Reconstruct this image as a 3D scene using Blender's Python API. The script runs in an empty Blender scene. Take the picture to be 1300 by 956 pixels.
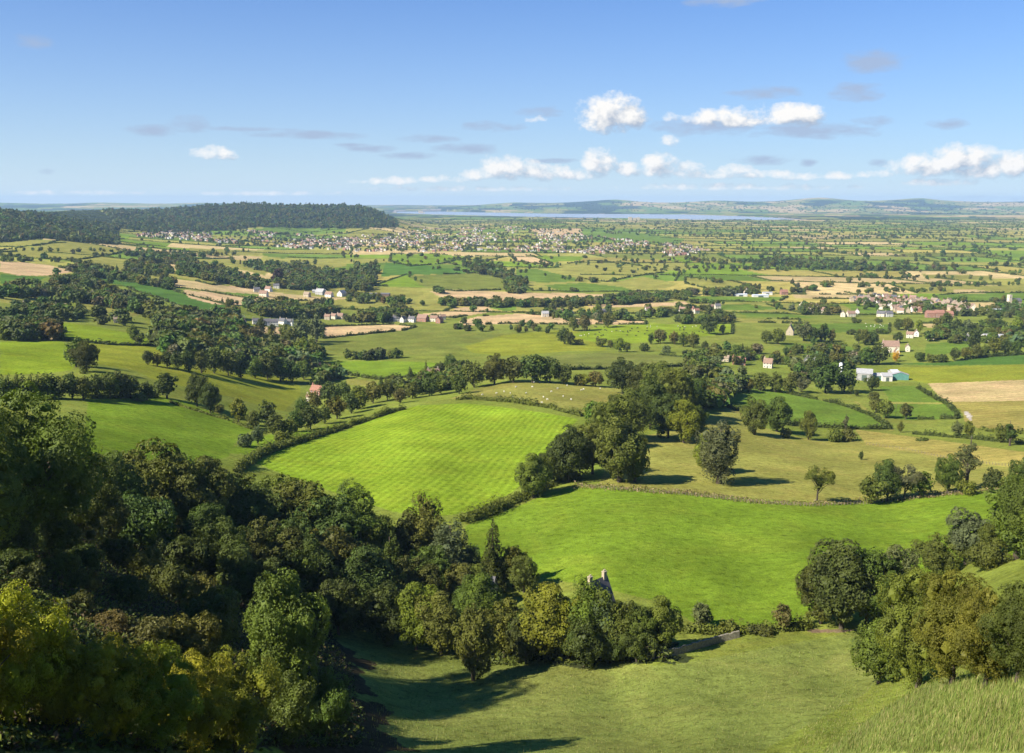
EXPO = 1.0; HAZE = 3.7e-5; SKYT = (.085,.355,.71)
import bpy, math, random
import numpy as np
from mathutils import Vector
rng = np.random.default_rng(7); random.seed(7)
SC = bpy.context.scene
COL = SC.collection
# ------------------------------------------------------------------ camera model (pixels of the 1300x956 photograph)
FPX = 1249.0; CAMZ = 230.0; PITCH = math.atan(221/1249)
cP, sP = math.cos(PITCH), math.sin(PITCH)
def ray(px, py):
    dx = (np.asarray(px, float)-650)/FPX; dy = -(np.asarray(py, float)-478)/FPX
    return dx, cP+dy*sP, -sP+dy*cP
def depth_of(y, z): return y*cP-(z-CAMZ)*sP
def project(x, y, z):
    d = depth_of(y, z); up = y*sP+(z-CAMZ)*cP
    return 650+FPX*x/d, 478-FPX*up/d
# ------------------------------------------------------------------ terrain: a height field fitted to surveyed points
COLS = [-200,0,130,260,390,520,650,780,910,1040,1170,1300,1500]
ROWS = {
 100:[770,785,840,885,960,990,995,1000,1000,990,960,870,880],
 130:[690,705,770,830,890,945,950,950,940,930,895,800,760],
 180:[625,640,690,755,820,862,866,864,850,843,820,738,700],
 230:[585,600,635,690,745,775,778,750,750,745,745,690,660],
 280:[552,565,595,640,685,702,700,682,688,690,690,655,630],
 350:[522,535,555,590,618,622,628,616,622,630,632,620,600],
 430:[492,505,520,547,566,562,570,572,580,590,590,580,570],
 520:[462,475,482,513,535,524,522,530,542,562,560,550,545],
 650:[432,438,450,478,517,502,488,493,507,522,525,515,515],
 800:[410,422,427,452,482,478,472,470,478,488,490,480,480],
 1000:[380,385,400,422,448,450,450,448,450,455,455,450,450],
 1300:[352,358,372,388,410,415,415,415,415,418,418,415,415],
 1700:[325,332,344,356,372,376,380,382,380,384,384,383,383],
 2300:[305,311,319,331,341,339,345,347,346,348,350,350,350],
 3200:[271,272,297,308,314,316,318,319,320,321,322,323,323],
 4500:[264,268,277,285,291,296,299,300,301,302,302,303,303],
 5600:[270,271,267,262,261,286,288,289,290,291,291,292,292],
 6800:[270,272,268,266,268,281,282,284,285,286,286,286,286],
 9000:[276,276,275,275,276,278.7]+[278.7]*7,
 10500:[275.6]*13, 12500:[272.6]*13, 15000:[270]*13,
 17500:[263,263,263,263,264,267,265,262.5,263,261,261,262,262],
 20000:[258,258,258,258,260,263.7,258.3,254,255,251.5,252,256,256],
 26000:[262]*13, 33000:[261]*13}
ctrl = []
for Y, rr in ROWS.items():
    for px, r in zip(COLS, rr):
        dx, dy, dz = ray(px, r); s = Y/dy
        ctrl.append((dx*s, Y, dz*s))
for px, Y, r in [(470,5600,265),(497,5600,277),(325,5600,260),(1300,40,852),(1300,48,836),(1240,46,852),(1190,45,868),(1300,60,862),(1400,48,815),(1500,45,790),(1120,45,930),
                 (0,62,930),(0,80,850),(130,80,895),(130,62,960),(260,80,940),(-200,62,900),(-200,80,820),(-200,45,960),(0,45,1010),(910,203,806),(780,205,800),(1040,203,800),
                 (640,590,503),(700,620,493),(40,2600,298),(120,2700,305),(0,2700,291)]:
    dx, dy, dz = ray(px, r); s = Y/dy
    ctrl.append((dx*s, Y, dz*s))
for f in (-.75,-.4,-.15,.15,.4,.75):
    for Y, dr in ((-40,1.2),(-15,1.6),(0,1.75),(10,8.5),(28,21)):
        if Y == 28 and f > .3: dr = 15
        ctrl.append((f*(Y+60), Y, -dr))
ctrl = np.array(ctrl)
def uv_of(x, y): return 5.0*x/(y+60), np.log(y+60)
cu, cv = uv_of(ctrl[:,0], ctrl[:,1]); ct = -ctrl[:,2]/(ctrl[:,1]+60)
def phi(r2): return r2*np.log(r2+1e-12)
n = len(ctrl); K = phi((cu[:,None]-cu)**2+(cv[:,None]-cv)**2)+np.eye(n)*2e-4
Pm = np.stack([np.ones(n), cu, cv], 1)
A = np.block([[K, Pm],[Pm.T, np.zeros((3,3))]])
W = np.linalg.solve(A, np.concatenate([ct, np.zeros(3)]))
def tps(u, v):
    o = W[n]+W[n+1]*u+W[n+2]*v
    out = np.empty_like(u); N = 20000
    for i in range(0, len(u), N):
        a, b = u[i:i+N,None], v[i:i+N,None]
        out[i:i+N] = phi((a-cu)**2+(b-cv)**2)@W[:n]
    return o+out
rows = [-40.0]
while rows[-1] < 33000:
    y = rows[-1]
    if y < 20: st = 2.0
    elif y < 110: st = 1.1
    elif y < 260: st = .6
    else: st = max(.7, 1.1*y*y/(1249*min(165, 62+.14*y)))
    rows.append(y+min(st, 300))
YR = np.array(rows); NU = 1040; UR = np.linspace(-.72, .72, NU)
# coarse evaluation, cubic-like refinement by evaluating the spline on a half-resolution grid
cvs = np.linspace(math.log(YR[0]+60), math.log(YR[-1]+60), 420); cus = np.linspace(-.72, .72, 200)
gu, gv = np.meshgrid(5*cus, cvs)
T = tps(gu.ravel(), gv.ravel()).reshape(gu.shape)
def interp_rows(T, xs, xq):   # catmull-rom along axis 0 on a uniform grid
    t = (xq-xs[0])/(xs[1]-xs[0]); i = np.clip(np.floor(t).astype(int), 1, len(xs)-3); f = (t-i)[:,None]
    p0, p1, p2, p3 = T[i-1], T[i], T[i+1], T[i+2]
    return p1+.5*f*(p2-p0+f*(2*p0-5*p1+4*p2-p3+f*(3*(p1-p2)+p3-p0)))
T = interp_rows(T, cvs, np.log(YR+60)); T = interp_rows(T.T, cus, UR).T
def vnoise(x, y, seed=0):
    xi = np.floor(x).astype(np.int64); yi = np.floor(y).astype(np.int64); fx = x-xi; fy = y-yi
    fx = fx*fx*(3-2*fx); fy = fy*fy*(3-2*fy)
    def h(a, b):
        k = (a*374761393+b*668265263+seed*1442695041) & 0x7fffffff
        k = ((k ^ (k >> 13))*1274126177) & 0x7fffffff
        return ((k ^ (k >> 16)) & 0xffff)/65535.0
    return (h(xi,yi)*(1-fx)+h(xi+1,yi)*fx)*(1-fy)+(h(xi,yi+1)*(1-fx)+h(xi+1,yi+1)*fx)*fy
def fbm(x, y, o=4, seed=0):
    s = 0; a = .5; t = 0
    for k in range(o):
        s = s+a*vnoise(x*2**k, y*2**k, seed+k); t += a; a *= .5
    return s/t
GX = UR[None,:]*(YR[:,None]+60); GY = np.repeat(YR[:,None], NU, 1)
GZ = CAMZ-T*(YR[:,None]+60)
WATER = CAMZ-156.0
amp = np.clip((YR[:,None]-60)/900, 0, 1)
GZ = GZ+(fbm(GX/55, GY/55, 4, 3)-.5)*1.6*np.clip((YR[:,None]-20)/200,0,1)+(fbm(GX/420, GY/420, 3, 9)-.5)*7*amp*np.clip((9000-YR[:,None])/3000,0,1)
far = np.clip((YR[:,None]-15500)/2500, 0, 1)
GZ = GZ+(fbm(GX/2600, GY/1500, 4, 21)-.5)*70*far
flat = np.clip((YR[:,None]-8400)/500, 0, 1)*np.clip((15600-YR[:,None])/500, 0, 1)
GZ = GZ*(1-flat)+flat*(WATER+1.5+4*fbm(GX/500, GY/500, 3, 5))
def hgt(x, y):
    x = np.asarray(x, float); y = np.asarray(y, float)
    i = np.clip(np.searchsorted(YR, y)-1, 0, len(YR)-2); f = np.clip((y-YR[i])/(YR[i+1]-YR[i]), 0, 1)
    u = (x/(y+60)-UR[0])/(UR[1]-UR[0]); j = np.clip(np.floor(u).astype(int), 0, NU-2); g = np.clip(u-j, 0, 1)
    return (GZ[i,j]*(1-g)+GZ[i,j+1]*g)*(1-f)+(GZ[i+1,j]*(1-g)+GZ[i+1,j+1]*g)*f
VR = np.where(YR > 3)[0]
def hit(px, py):
    """first point of the ground seen along a pixel's ray"""
    px = np.atleast_1d(np.asarray(px, float)); py = np.atleast_1d(np.asarray(py, float)); out = np.empty((len(px),3))
    for k in range(0, len(px), 1500):
        dx, dy, dz = ray(px[k:k+1500], py[k:k+1500])
        Y = YR[VR]; S = Y[None,:]/dy[:,None]; X = dx[:,None]*S; Z = CAMZ+dz[:,None]*S
        d = Z-hgt(X, np.broadcast_to(Y, X.shape)); neg = d < 0
        i = np.where(neg.any(1), neg.argmax(1), len(Y)-1); i = np.maximum(i, 1); r = np.arange(len(dx))
        a = d[r,i-1]; b = d[r,i]; t = np.clip(a/(a-b+1e-9), 0, 1)
        Yh = Y[i-1]+(Y[i]-Y[i-1])*t; s = Yh/dy
        out[k:k+1500] = np.stack([dx*s, Yh, hgt(dx*s, Yh)], 1)
    return out
def hit1(px, py): return hit([px],[py])[0]
def dens(pts, closed=False, step=6.0):
    P = [np.array(p, float) for p in pts]
    if closed: P.append(P[0])
    o = []
    for a, b in zip(P[:-1], P[1:]):
        m = max(1, int(np.hypot(*(b-a))/step))
        o += [a+(b-a)*k/m for k in range(m)]
    o.append(P[-1])
    return np.array(o)
def inpoly(x, y, P):
    c = np.zeros(x.shape, bool); m = len(P)
    for i in range(m):
        x1, y1 = P[i]; x2, y2 = P[(i+1)%m]
        if y1 == y2: continue
        k = ((y1 > y) != (y2 > y)) & (x < (x2-x1)*(y-y1)/(y2-y1)+x1)
        c ^= k
    return c
# ------------------------------------------------------------------ mesh helpers
def mk_mesh(name, V, faces, mats, col=None, midx=None, smooth=False, attrs=None):
    me = bpy.data.meshes.new(name)
    V = np.asarray(V, np.float32); fl = [np.asarray(f, np.int32) for f in faces if len(f)]
    loops = np.concatenate([f.ravel() for f in fl]); sizes = np.concatenate([np.full(len(f), f.shape[1], np.int32) for f in fl])
    me.vertices.add(len(V)); me.vertices.foreach_set('co', V.ravel())
    me.loops.add(len(loops)); me.loops.foreach_set('vertex_index', loops)
    me.polygons.add(len(sizes)); st = np.concatenate([[0], np.cumsum(sizes)[:-1]]).astype(np.int32)
    me.polygons.foreach_set('loop_start', st)
    for m in (mats if isinstance(mats, (list, tuple)) else [mats]): me.materials.append(m)
    if midx is not None: me.polygons.foreach_set('material_index', np.asarray(midx, np.int32))
    me.polygons.foreach_set('use_smooth', np.full(len(sizes), bool(smooth)))
    if col is not None:
        a = me.attributes.new('Col', 'FLOAT_COLOR', 'POINT')
        a.data.foreach_set('color', np.concatenate([col, np.ones((len(col),1))], 1).astype(np.float32).ravel())
    for k, v in (attrs or {}).items():
        a = me.attributes.new(k, 'FLOAT', 'POINT'); a.data.foreach_set('value', np.asarray(v, np.float32))
    me.update(calc_edges=True); me.validate()
    return me
def link(name, me, parent=None, loc=None, rz=0, sc=None):
    o = bpy.data.objects.new(name, me); COL.objects.link(o)
    if parent is not None: o.parent = parent
    if loc is not None: o.location = loc
    if rz: o.rotation_euler = (0,0,rz)
    if sc is not None: o.scale = sc
    return o
def tag(o, label=None, cat=None, group=None, kind=None):
    if label: o['label'] = label
    if cat: o['category'] = cat
    if group: o['group'] = group
    if kind: o['kind'] = kind
    return o
class MB:
    def __init__(s): s.v = []; s.f = []
    def add(s, vs, fs):
        b = len(s.v); s.v += [tuple(v) for v in vs]; s.f += [tuple(b+i for i in f) for f in fs]
    def box(s, x0, x1, y0, y1, z0, z1):
        s.add([(x0,y0,z0),(x1,y0,z0),(x1,y1,z0),(x0,y1,z0),(x0,y0,z1),(x1,y0,z1),(x1,y1,z1),(x0,y1,z1)],
              [(0,3,2,1),(4,5,6,7),(0,1,5,4),(1,2,6,5),(2,3,7,6),(3,0,4,7)])
    def prism(s, prof, y0, y1):      # profile in x,z extruded along y
        m = len(prof); s.add([(x,y0,z) for x,z in prof]+[(x,y1,z) for x,z in prof],
              [tuple(range(m)), tuple(range(2*m-1, m-1, -1))]+[((i+1)%m, i, m+i, m+(i+1)%m) for i in range(m)])
    def tube(s, pts, rad, k=7, cap=True):
        rings = []; pts = [Vector(p) for p in pts]; b0 = len(s.v)
        for i, p in enumerate(pts):
            t = (pts[min(i+1, len(pts)-1)]-pts[max(i-1, 0)]).normalized()
            a = t.cross(Vector((0,1,0)) if abs(t.y) < .9 else Vector((1,0,0))).normalized(); c = t.cross(a)
            s.v += [tuple(p+(a*math.cos(6.2832*j/k)+c*math.sin(6.2832*j/k))*rad[i]) for j in range(k)]
        for i in range(len(pts)-1):
            for j in range(k):
                s.f.append((b0+i*k+j, b0+i*k+(j+1)%k, b0+(i+1)*k+(j+1)%k, b0+(i+1)*k+j))
        if cap: s.f.append(tuple(b0+(len(pts)-1)*k+j for j in range(k)))
    def mesh(s, name, mat, smooth=False):
        me = bpy.data.meshes.new(name); me.from_pydata(s.v, [], s.f); me.materials.append(mat)
        if smooth: me.polygons.foreach_set('use_smooth', [True]*len(me.polygons))
        me.update(); return me
# ------------------------------------------------------------------ materials
def newmat(name):
    m = bpy.data.materials.new(name); m.use_nodes = True; nt = m.node_tree
    for nd in list(nt.nodes): nt.nodes.remove(nd)
    return m, nt, nt.nodes.new('ShaderNodeOutputMaterial')
def N(nt, t, **kw):
    nd = nt.nodes.new(t)
    for k, v in kw.items():
        if k.startswith('i_'): nd.inputs[k[2:].replace('_',' ')].default_value = v
        else: setattr(nd, k, v)
    return nd
def math_n(nt, op, a, b=None, clamp=False):
    nd = nt.nodes.new('ShaderNodeMath'); nd.operation = op; nd.use_clamp = clamp
    for i, v in enumerate((a, b)):
        if v is None: continue
        if isinstance(v, (int, float)): nd.inputs[i].default_value = v
        else: nt.links.new(v, nd.inputs[i])
    return nd.outputs[0]
def noise(nt, vec, scale, detail=3, rough=.55, dist=0.0):
    nd = N(nt, 'ShaderNodeTexNoise'); nd.inputs['Scale'].default_value = scale; nd.inputs['Detail'].default_value = detail
    nd.inputs['Roughness'].default_value = rough; nd.inputs['Distortion'].default_value = dist
    if vec is not None: nt.links.new(vec, nd.inputs['Vector'])
    return nd.outputs['Fac']
def ramp01(nt, v, a, b, lo=0., hi=1.):
    nd = N(nt, 'ShaderNodeMapRange'); nd.inputs[1].default_value = a; nd.inputs[2].default_value = b
    nd.inputs[3].default_value = lo; nd.inputs[4].default_value = hi; nt.links.new(v, nd.inputs[0]); return nd.outputs[0]
def scale_col(nt, col, fac):
    nd = N(nt, 'ShaderNodeVectorMath', operation='SCALE'); nt.links.new(col, nd.inputs[0]); nt.links.new(fac, nd.inputs['Scale']); return nd.outputs[0]
def mixc(nt, f, a, b):
    nd = N(nt, 'ShaderNodeMix', data_type='RGBA')
    for sock, v in ((nd.inputs[0], f), (nd.inputs[6], a), (nd.inputs[7], b)):
        if isinstance(v, (int, float)): sock.default_value = v
        elif isinstance(v, tuple): sock.default_value = (*v, 1)
        else: nt.links.new(v, sock)
    return nd.outputs[2]
def leaf_mat(name, use_attr, transl=.22):
    m, nt, out = newmat(name)
    if use_attr:
        c = N(nt, 'ShaderNodeAttribute', attribute_name='Col').outputs['Color']
        tc = N(nt, 'ShaderNodeTexCoord').outputs['Object']
        v = ramp01(nt, noise(nt, tc, .25, 3), .3, .7, .75, 1.25); c = scale_col(nt, c, v)
    else:
        oi = N(nt, 'ShaderNodeObjectInfo'); c = oi.outputs['Color']
        tc = N(nt, 'ShaderNodeTexCoord').outputs['Object']
        v = ramp01(nt, noise(nt, tc, 5.5, 3), .3, .7, .62, 1.38); c = scale_col(nt, c, v)
        w = ramp01(nt, noise(nt, tc, 2.3, 2), .45, .75, 0, .55)
        warm = N(nt, 'ShaderNodeVectorMath', operation='MULTIPLY'); nt.links.new(c, warm.inputs[0]); warm.inputs[1].default_value = (1.28,1.12,.7)
        c = mixc(nt, w, c, warm.outputs[0])
    d = N(nt, 'ShaderNodeBsdfPrincipled'); d.inputs['Roughness'].default_value = .62; d.inputs['Specular IOR Level'].default_value = .25
    nt.links.new(c, d.inputs['Base Color'])
    t = N(nt, 'ShaderNodeBsdfTranslucent')
    tw = N(nt, 'ShaderNodeVectorMath', operation='MULTIPLY'); nt.links.new(c, tw.inputs[0]); tw.inputs[1].default_value = (1.25,1.3,.5)
    nt.links.new(tw.outputs[0], t.inputs['Color'])
    mx = N(nt, 'ShaderNodeMixShader'); mx.inputs[0].default_value = transl
    nt.links.new(d.outputs[0], mx.inputs[1]); nt.links.new(t.outputs[0], mx.inputs[2]); nt.links.new(mx.outputs[0], out.inputs[0])
    return m
def plain(name, col, rough=.8, var=.2, scale=1.5, spec=.2, metal=0, bump=0):
    m, nt, out = newmat(name)
    tc = N(nt, 'ShaderNodeTexCoord').outputs['Object']
    v = ramp01(nt, noise(nt, tc, scale, 4), .3, .7, 1-var, 1+var)
    rgb = N(nt, 'ShaderNodeRGB'); rgb.outputs[0].default_value = (*col, 1)
    d = N(nt, 'ShaderNodeBsdfPrincipled'); d.inputs['Roughness'].default_value = rough; d.inputs['Specular IOR Level'].default_value = spec; d.inputs['Metallic'].default_value = metal
    nt.links.new(scale_col(nt, rgb.outputs[0], v), d.inputs['Base Color'])
    if bump:
        b = N(nt, 'ShaderNodeBump'); b.inputs['Strength'].default_value = bump; nt.links.new(noise(nt, tc, scale*4, 4), b.inputs['Height']); nt.links.new(b.outputs[0], d.inputs['Normal'])
    nt.links.new(d.outputs[0], out.inputs[0])
    return m
M = {}
M['leaf'] = leaf_mat('leaves', False); M['leafstuff'] = leaf_mat('far_leaves', True, .2)
M['bark'] = plain('bark', (.075,.06,.042), .95, .35, 9, bump=.4)
WALLS = {'stone':(.42,.35,.24), 'cream':(.62,.55,.42), 'white':(.66,.63,.56), 'brick':(.32,.17,.12), 'grey':(.36,.35,.33), 'green':(.10,.24,.20), 'brown':(.16,.11,.08)}
ROOFS = {'slate':(.13,.125,.13), 'tile':(.26,.17,.125), 'stone_tile':(.27,.21,.15), 'palegrey':(.34,.335,.33), 'redtile':(.29,.15,.105), 'sheet':(.5,.53,.56)}
for k, c in WALLS.items(): M['w_'+k] = plain('wall_'+k, c, .9, .16, .8)
for k, c in ROOFS.items(): M['r_'+k] = plain('roof_'+k, c, .9, .25, 1.2, spec=.05)
M['glass'] = plain('window_glass', (.03,.035,.045), .12, .1, spec=.6)
M['white'] = plain('white_paint', (.8,.8,.78), .5, .04)
M['door'] = plain('door_paint', (.10,.13,.11), .5, .1)
M['wool'] = plain('wool', (.58,.55,.46), .95, .1, 6)
M['cow'] = plain('cow_hide', (.03,.026,.022), .7, .2, 2)
M['drystone'] = plain('drystone', (.21,.19,.145), .95, .4, 2.5, bump=.8)
M['post'] = plain('weathered_wood', (.20,.165,.12), .95, .25, 3)
# ------------------------------------------------------------------ fields (outlines surveyed from the photograph, laid on the ground)
FC = {'B':(.175,.240,.018),'B2':(.138,.210,.018),'R':(.172,.252,.018),'G':(.115,.180,.024),'D':(.075,.150,.024),'O':(.142,.165,.030),'O2':(.145,.165,.036),
      'P':(.224,.222,.048),'Y':(.205,.228,.024),'Y2':(.275,.240,.058),'S':(.46,.335,.165),'S2':(.40,.31,.135),'E':(.16,.12,.07),'T':(.40,.36,.29), 'LS':(.155,.185,.040)}
FIELDS = [
 # key, hedge, phrase, outline
 ('P',1,'the sloping pasture under the wooded hill',[(0,318),(60,310),(80,303),(130,312),(160,318),(150,322),(100,330),(40,326),(0,324)]),
 ('S',1,'the straw strip high on the slope',[(0,332),(30,333),(65,337),(95,345),(60,350),(25,350),(0,345)]),
 ('D',0,'',[(0,348),(30,350),(60,352),(40,360),(0,360)]),
 ('P',1,'the pale paddock below the hill wood',[(100,332),(130,328),(165,333),(168,338),(140,343),(105,338)]),
 ('D',1,'the deep green slope beside the hanging wood',[(103,349),(150,353),(212,364),(225,371),(290,388),(283,400),(262,402),(240,395),(205,380),(180,373),(155,362),(120,356)]),
 ('P',0,'',[(0,367),(40,371),(75,379),(60,384),(0,385)]),
 ('P',1,'the pale field under the hanging wood',[(98,382),(130,387),(180,398),(165,405),(140,403),(100,393)]),
 ('B',1,'the narrow bright field below the white cottage',[(18,407),(55,405),(70,408),(120,414),(165,423),(206,435),(200,439),(140,438),(80,432),(72,420),(60,412)]),
 ('Y',0,'',[(80,428),(130,437),(200,440),(240,445),(262,452),(300,470),(380,484),(382,500),(360,522),(330,515),(300,505),(260,497),(230,490),(200,484),(170,470),(125,462),(120,440),(92,432)]),
 ('B',0,'',[(0,434),(40,433),(75,432),(88,438),(96,450),(98,462),(90,470),(60,474),(0,476)]),
 ('B2',0,'',[(112,507),(160,504),(200,502),(240,512),(280,527),(320,545),(300,560),(290,580),(200,600),(105,570)]),
 ('B2',0,'',[(290,575),(300,566),(340,552),(400,545),(430,537),(428,545),(380,560),(330,580)]),
 ('R',0,'',[(325,588),(350,574),(400,554),(440,546),(490,526),(530,515),(590,512),(640,517),(690,524),(735,532),(720,545),(705,560),(700,575),(680,600),(650,625),(600,650),(560,655),(500,650),(440,630),(380,610)]),
 ('P',0,'',[(572,506),(600,495),(625,488),(660,484),(700,484),(750,488),(798,495),(790,503),(760,515),(735,525),(700,518),(650,511),(600,508)]),
 ('B2',0,'',[(590,668),(640,650),(700,625),(730,618),(800,622),(870,628),(960,637),(1040,640),(1100,640),(1160,632),(1230,626),(1290,620),(1330,622),(1330,700),(1200,720),(1100,750),(1010,790),(950,795),(880,790),(840,765),(780,750),(700,735),(600,715)]),
 ('P',0,'',[(780,560),(860,545),(930,515),(960,540),(1000,552),(1050,560),(1100,560),(1330,600),(1330,618),(1230,622),(1150,630),(1080,638),(1030,637),(950,632),(870,625),(760,616)]),
 ('Y2',0,'',[(1085,545),(1200,560),(1330,578),(1330,600),(1220,585),(1100,565)]),
 ('G',1,'the green paddocks left of the grey barns',[(920,500),(950,492),(1000,500),(1060,512),(1080,518),(1110,530),(1130,545),(1080,545),(1000,540),(990,520),(950,525),(915,515)]),
 ('G',1,'the green paddock below the grey barns',[(1115,490),(1160,490),(1185,505),(1200,512),(1215,525),(1215,532),(1150,533),(1120,530),(1130,512),(1125,500)]),
 ('P',0,'',[(1125,510),(1195,511),(1198,513),(1127,513)]),
 ('D',0,'',[(1135,462),(1200,460),(1260,452),(1330,450),(1330,462),(1200,464)]),
 ('Y',0,'',[(1120,467),(1330,462),(1330,481),(1180,487),(1150,482)]),
 ('S2',0,'',[(1178,487),(1330,481),(1330,508),(1240,510),(1198,510)]),
 ('Y2',0,'',[(1198,510),(1240,510),(1330,508),(1330,552),(1260,548),(1240,543),(1225,535),(1220,520),(1200,512)]),
 ('P',0,'',[(1083,509),(1089,510),(1136,546),(1130,547)]),
 ('T',0,'',[(1184,502),(1188,503),(1193,508),(1191,509)]),('T',0,'',[(1223,523),(1228,522),(1234,528),(1233,534),(1230,533)]),
 ('B2',1,'the small green field under the town',[(497,322),(545,322),(600,326),(560,335),(520,338),(494,332)]),
 ('D',0,'',[(483,351),(490,333),(540,337),(590,343),(600,347),(520,349)]),
 ('O',1,'the olive ploughland between the tree lines',[(518,350),(600,347),(625,349),(640,355),(643,368),(580,370),(545,366),(530,360)]),
 ('S',0,'',[(546,370),(580,368),(640,371),(700,372),(835,376),(835,381),(760,379),(640,381),(560,378)]),
 ('P',1,'the pale field by the long brown barn',[(440,362),(500,364),(540,372),(530,378),(470,375),(440,370)]),
 ('S',1,'the straw field above the hamlet',[(533,399),(576,394),(576,391),(621,388),(625,396),(585,402),(575,404)]),
 ('S',1,'the long straw field left of the white sheds',[(583,408),(605,402),(660,398),(735,404),(820,408),(820,412),(700,412),(640,411),(585,414)]),
 ('G',1,'the green strip behind the long straw field',[(625,387),(720,385),(700,392),(640,395),(622,391)]),
 ('S',1,'the straw field left of the brown roofed hamlet',[(410,415),(440,414),(500,412),(530,415),(510,420),(470,424),(440,427),(410,430)]),
 ('O',1,'the large olive field below the hamlet',[(410,432),(470,424),(535,416),(600,422),(650,424),(640,432),(580,437),(590,445),(570,452),(440,452),(400,450)]),
 ('Y',1,'the lime coloured field before the cow pasture',[(590,440),(640,425),(720,418),(770,430),(770,445),(720,446),(640,452),(600,448)]),
 ('B2',1,'the green field above the round roofed barn',[(385,460),(440,458),(480,458),(545,460),(562,462),(550,470),(530,478),(480,482),(440,476),(400,468)]),
 ('P',0,'',[(440,480),(480,485),(470,491),(440,488)]),
 ('O2',1,'the dull green field behind the sheep field',[(690,452),(760,448),(830,450),(880,455),(870,465),(800,468),(720,470),(690,462)]),
 ('B',1,'the bright pasture dotted with cows',[(728,425),(760,415),(820,411),(880,412),(930,411),(930,424),(880,428),(840,432),(800,436),(750,434)]),
 ('P',1,'the pale field in front of the sheds farm',[(870,352),(930,357),(960,365),(900,367),(870,360)]),
 ('G',1,'the upper green strip by the white sheds',[(875,376),(1000,377),(990,382),(880,384)]),
 ('G',1,'the middle green strip by the white sheds',[(880,388),(950,386),(995,392),(960,394),(890,393)]),
 ('G',0,'',[(930,395),(990,397),(1040,404),(950,402)]),
 ('P',1,'the long pale strip left of the village',[(910,403),(1015,406),(1015,411),(940,409)]),
 ('G',0,'',[(1005,412),(1090,410),(1095,421),(1040,423),(1000,418)]),
 ('S2',1,'the tan strip beyond the village trees',[(1005,374),(1090,374),(1090,380),(1010,379)]),
 ('B2',1,'the bright green field in the village',[(1065,384),(1090,386),(1130,392),(1120,400),(1085,395)]),
 ('G',1,'the green lawn behind the gabled stone cottages',[(985,435),(1060,437),(1090,442),(1085,448),(1050,450),(1010,445)]),
 ('B2',1,'the hummocky green field right of the cow pasture',[(880,448),(950,443),(970,452),(950,460),(885,458)]),
 ('G',0,'',[(1080,385),(1110,393),(1135,397),(1100,399),(1080,396)]),
 ('G',1,'the long green strip below the village',[(1085,411),(1130,412),(1128,423),(1080,420)]),
 ('P',0,'',[(1085,425),(1140,425),(1135,432),(1085,430)]),
 ('G',1,'the green field behind the church tower',[(1185,375),(1230,372),(1320,372),(1320,380),(1250,384),(1190,380)]),
 ('S2',0,'',[(1210,368),(1232,367),(1258,370),(1250,373),(1212,373)]),
 ('P',1,'the wide pale field beyond the church tower',[(1170,348),(1260,350),(1255,355),(1175,354)]),
 ('G',0,'',[(1175,437),(1230,432),(1240,445),(1175,452)]),
 ('S2',1,'the small tan field behind the village orchard',[(1165,411),(1205,410),(1200,417),(1168,415)]),
 ('B2',0,'',[(668,324),(742,326),(735,331),(700,333),(680,328)]),
 ('S',1,'the straw wedge under the town edge',[(645,323),(675,325),(702,335),(690,336),(655,332)]),
 ('P',1,'the broad pale field left of the white cottages',[(710,336),(750,331),(790,334),(840,342),(850,345),(800,352),(770,358),(720,352)]),
 ('G',1,'the green slope beside the dark tree belt',[(655,342),(680,341),(735,354),(735,357),(690,359),(655,355)]),
 ('G',1,'the green field below the green slope',[(690,362),(740,359),(790,364),(805,370),(760,370),(720,372)]),
 ('P',1,'the pale field right of the clump of oaks',[(775,359),(815,351),(860,360),(850,365),(820,368),(800,365)]),
 ('P',0,'',[(800,335),(860,333),(880,338),(870,345),(840,342)]),
 ('B2',0,'',[(835,330),(850,327),(880,328),(880,334)]),
 ('P',0,'',[(655,385),(740,390),(720,395),(655,394)]),
 ('S',0,'',[(655,371),(790,374),(790,378),(655,376)]),
 ('S',1,'the tan strip in front of the cow pasture trees',[(745,387),(870,383),(880,388),(830,389),(750,391)]),
 ('S',0,'',[(672,290),(740,290),(737,296),(700,300),(680,295)]),
 ('G',0,'',[(735,297),(800,294),(870,303),(860,310),(800,308)]),
 ('G',0,'',[(318,291),(345,288),(420,290),(440,288),(438,295),(380,300),(340,299)]),
 ('P',0,'',[(240,315),(330,318),(330,324),(280,325),(240,320)]),
 ('G',0,'',[(332,321),(380,324),(392,326),(360,328),(335,325)]),
 ('P',0,'',[(375,330),(440,328),(440,338),(420,341),(395,336)]),
 ('P',0,'',[(285,331),(310,335),(342,343),(336,350),(318,345)]),
 ('P',1,'the pale slope beneath the long wood',[(220,342),(250,348),(290,360),(270,362),(240,355),(220,352)]),
 ('S',1,'the straw field beside the deep green slope',[(232,368),(255,370),(290,375),(330,379),(330,384),(300,388),(270,386),(240,378)]),
 ('S',0,'',[(282,364),(310,362),(326,368),(310,370)]),
 ('G',0,'',[(275,370),(330,374),(325,377),(290,374)]),
 ('P',1,'the pale field above the white terrace',[(370,382),(440,380),(440,392),(400,388),(378,392)]),
 ('S',0,'',[(315,415),(350,415),(375,416),(370,425),(320,424)]),
 ('P',0,'',[(168,345),(190,343),(220,350),(220,356),(195,355)]),
 ('LS',0,'',[(420,790),(520,800),(620,840),(850,845),(1100,800),(1140,830),(1100,880),(900,990),(600,990),(450,960),(400,850)]),
 ('E',0,'',[(1017,798),(1040,799),(1085,799),(1100,797),(1070,803),(1030,803)]),
]
WOODFLOOR = [[(0,308),(0,264),(60,262),(120,264),(152,280),(152,311),(100,308),(60,303)],
 [(150,290),(130,266),(180,262),(300,259),(420,258),(470,263),(503,277),(505,289),(440,290),(400,290),(330,288),(300,292),(200,296)]]
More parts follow.
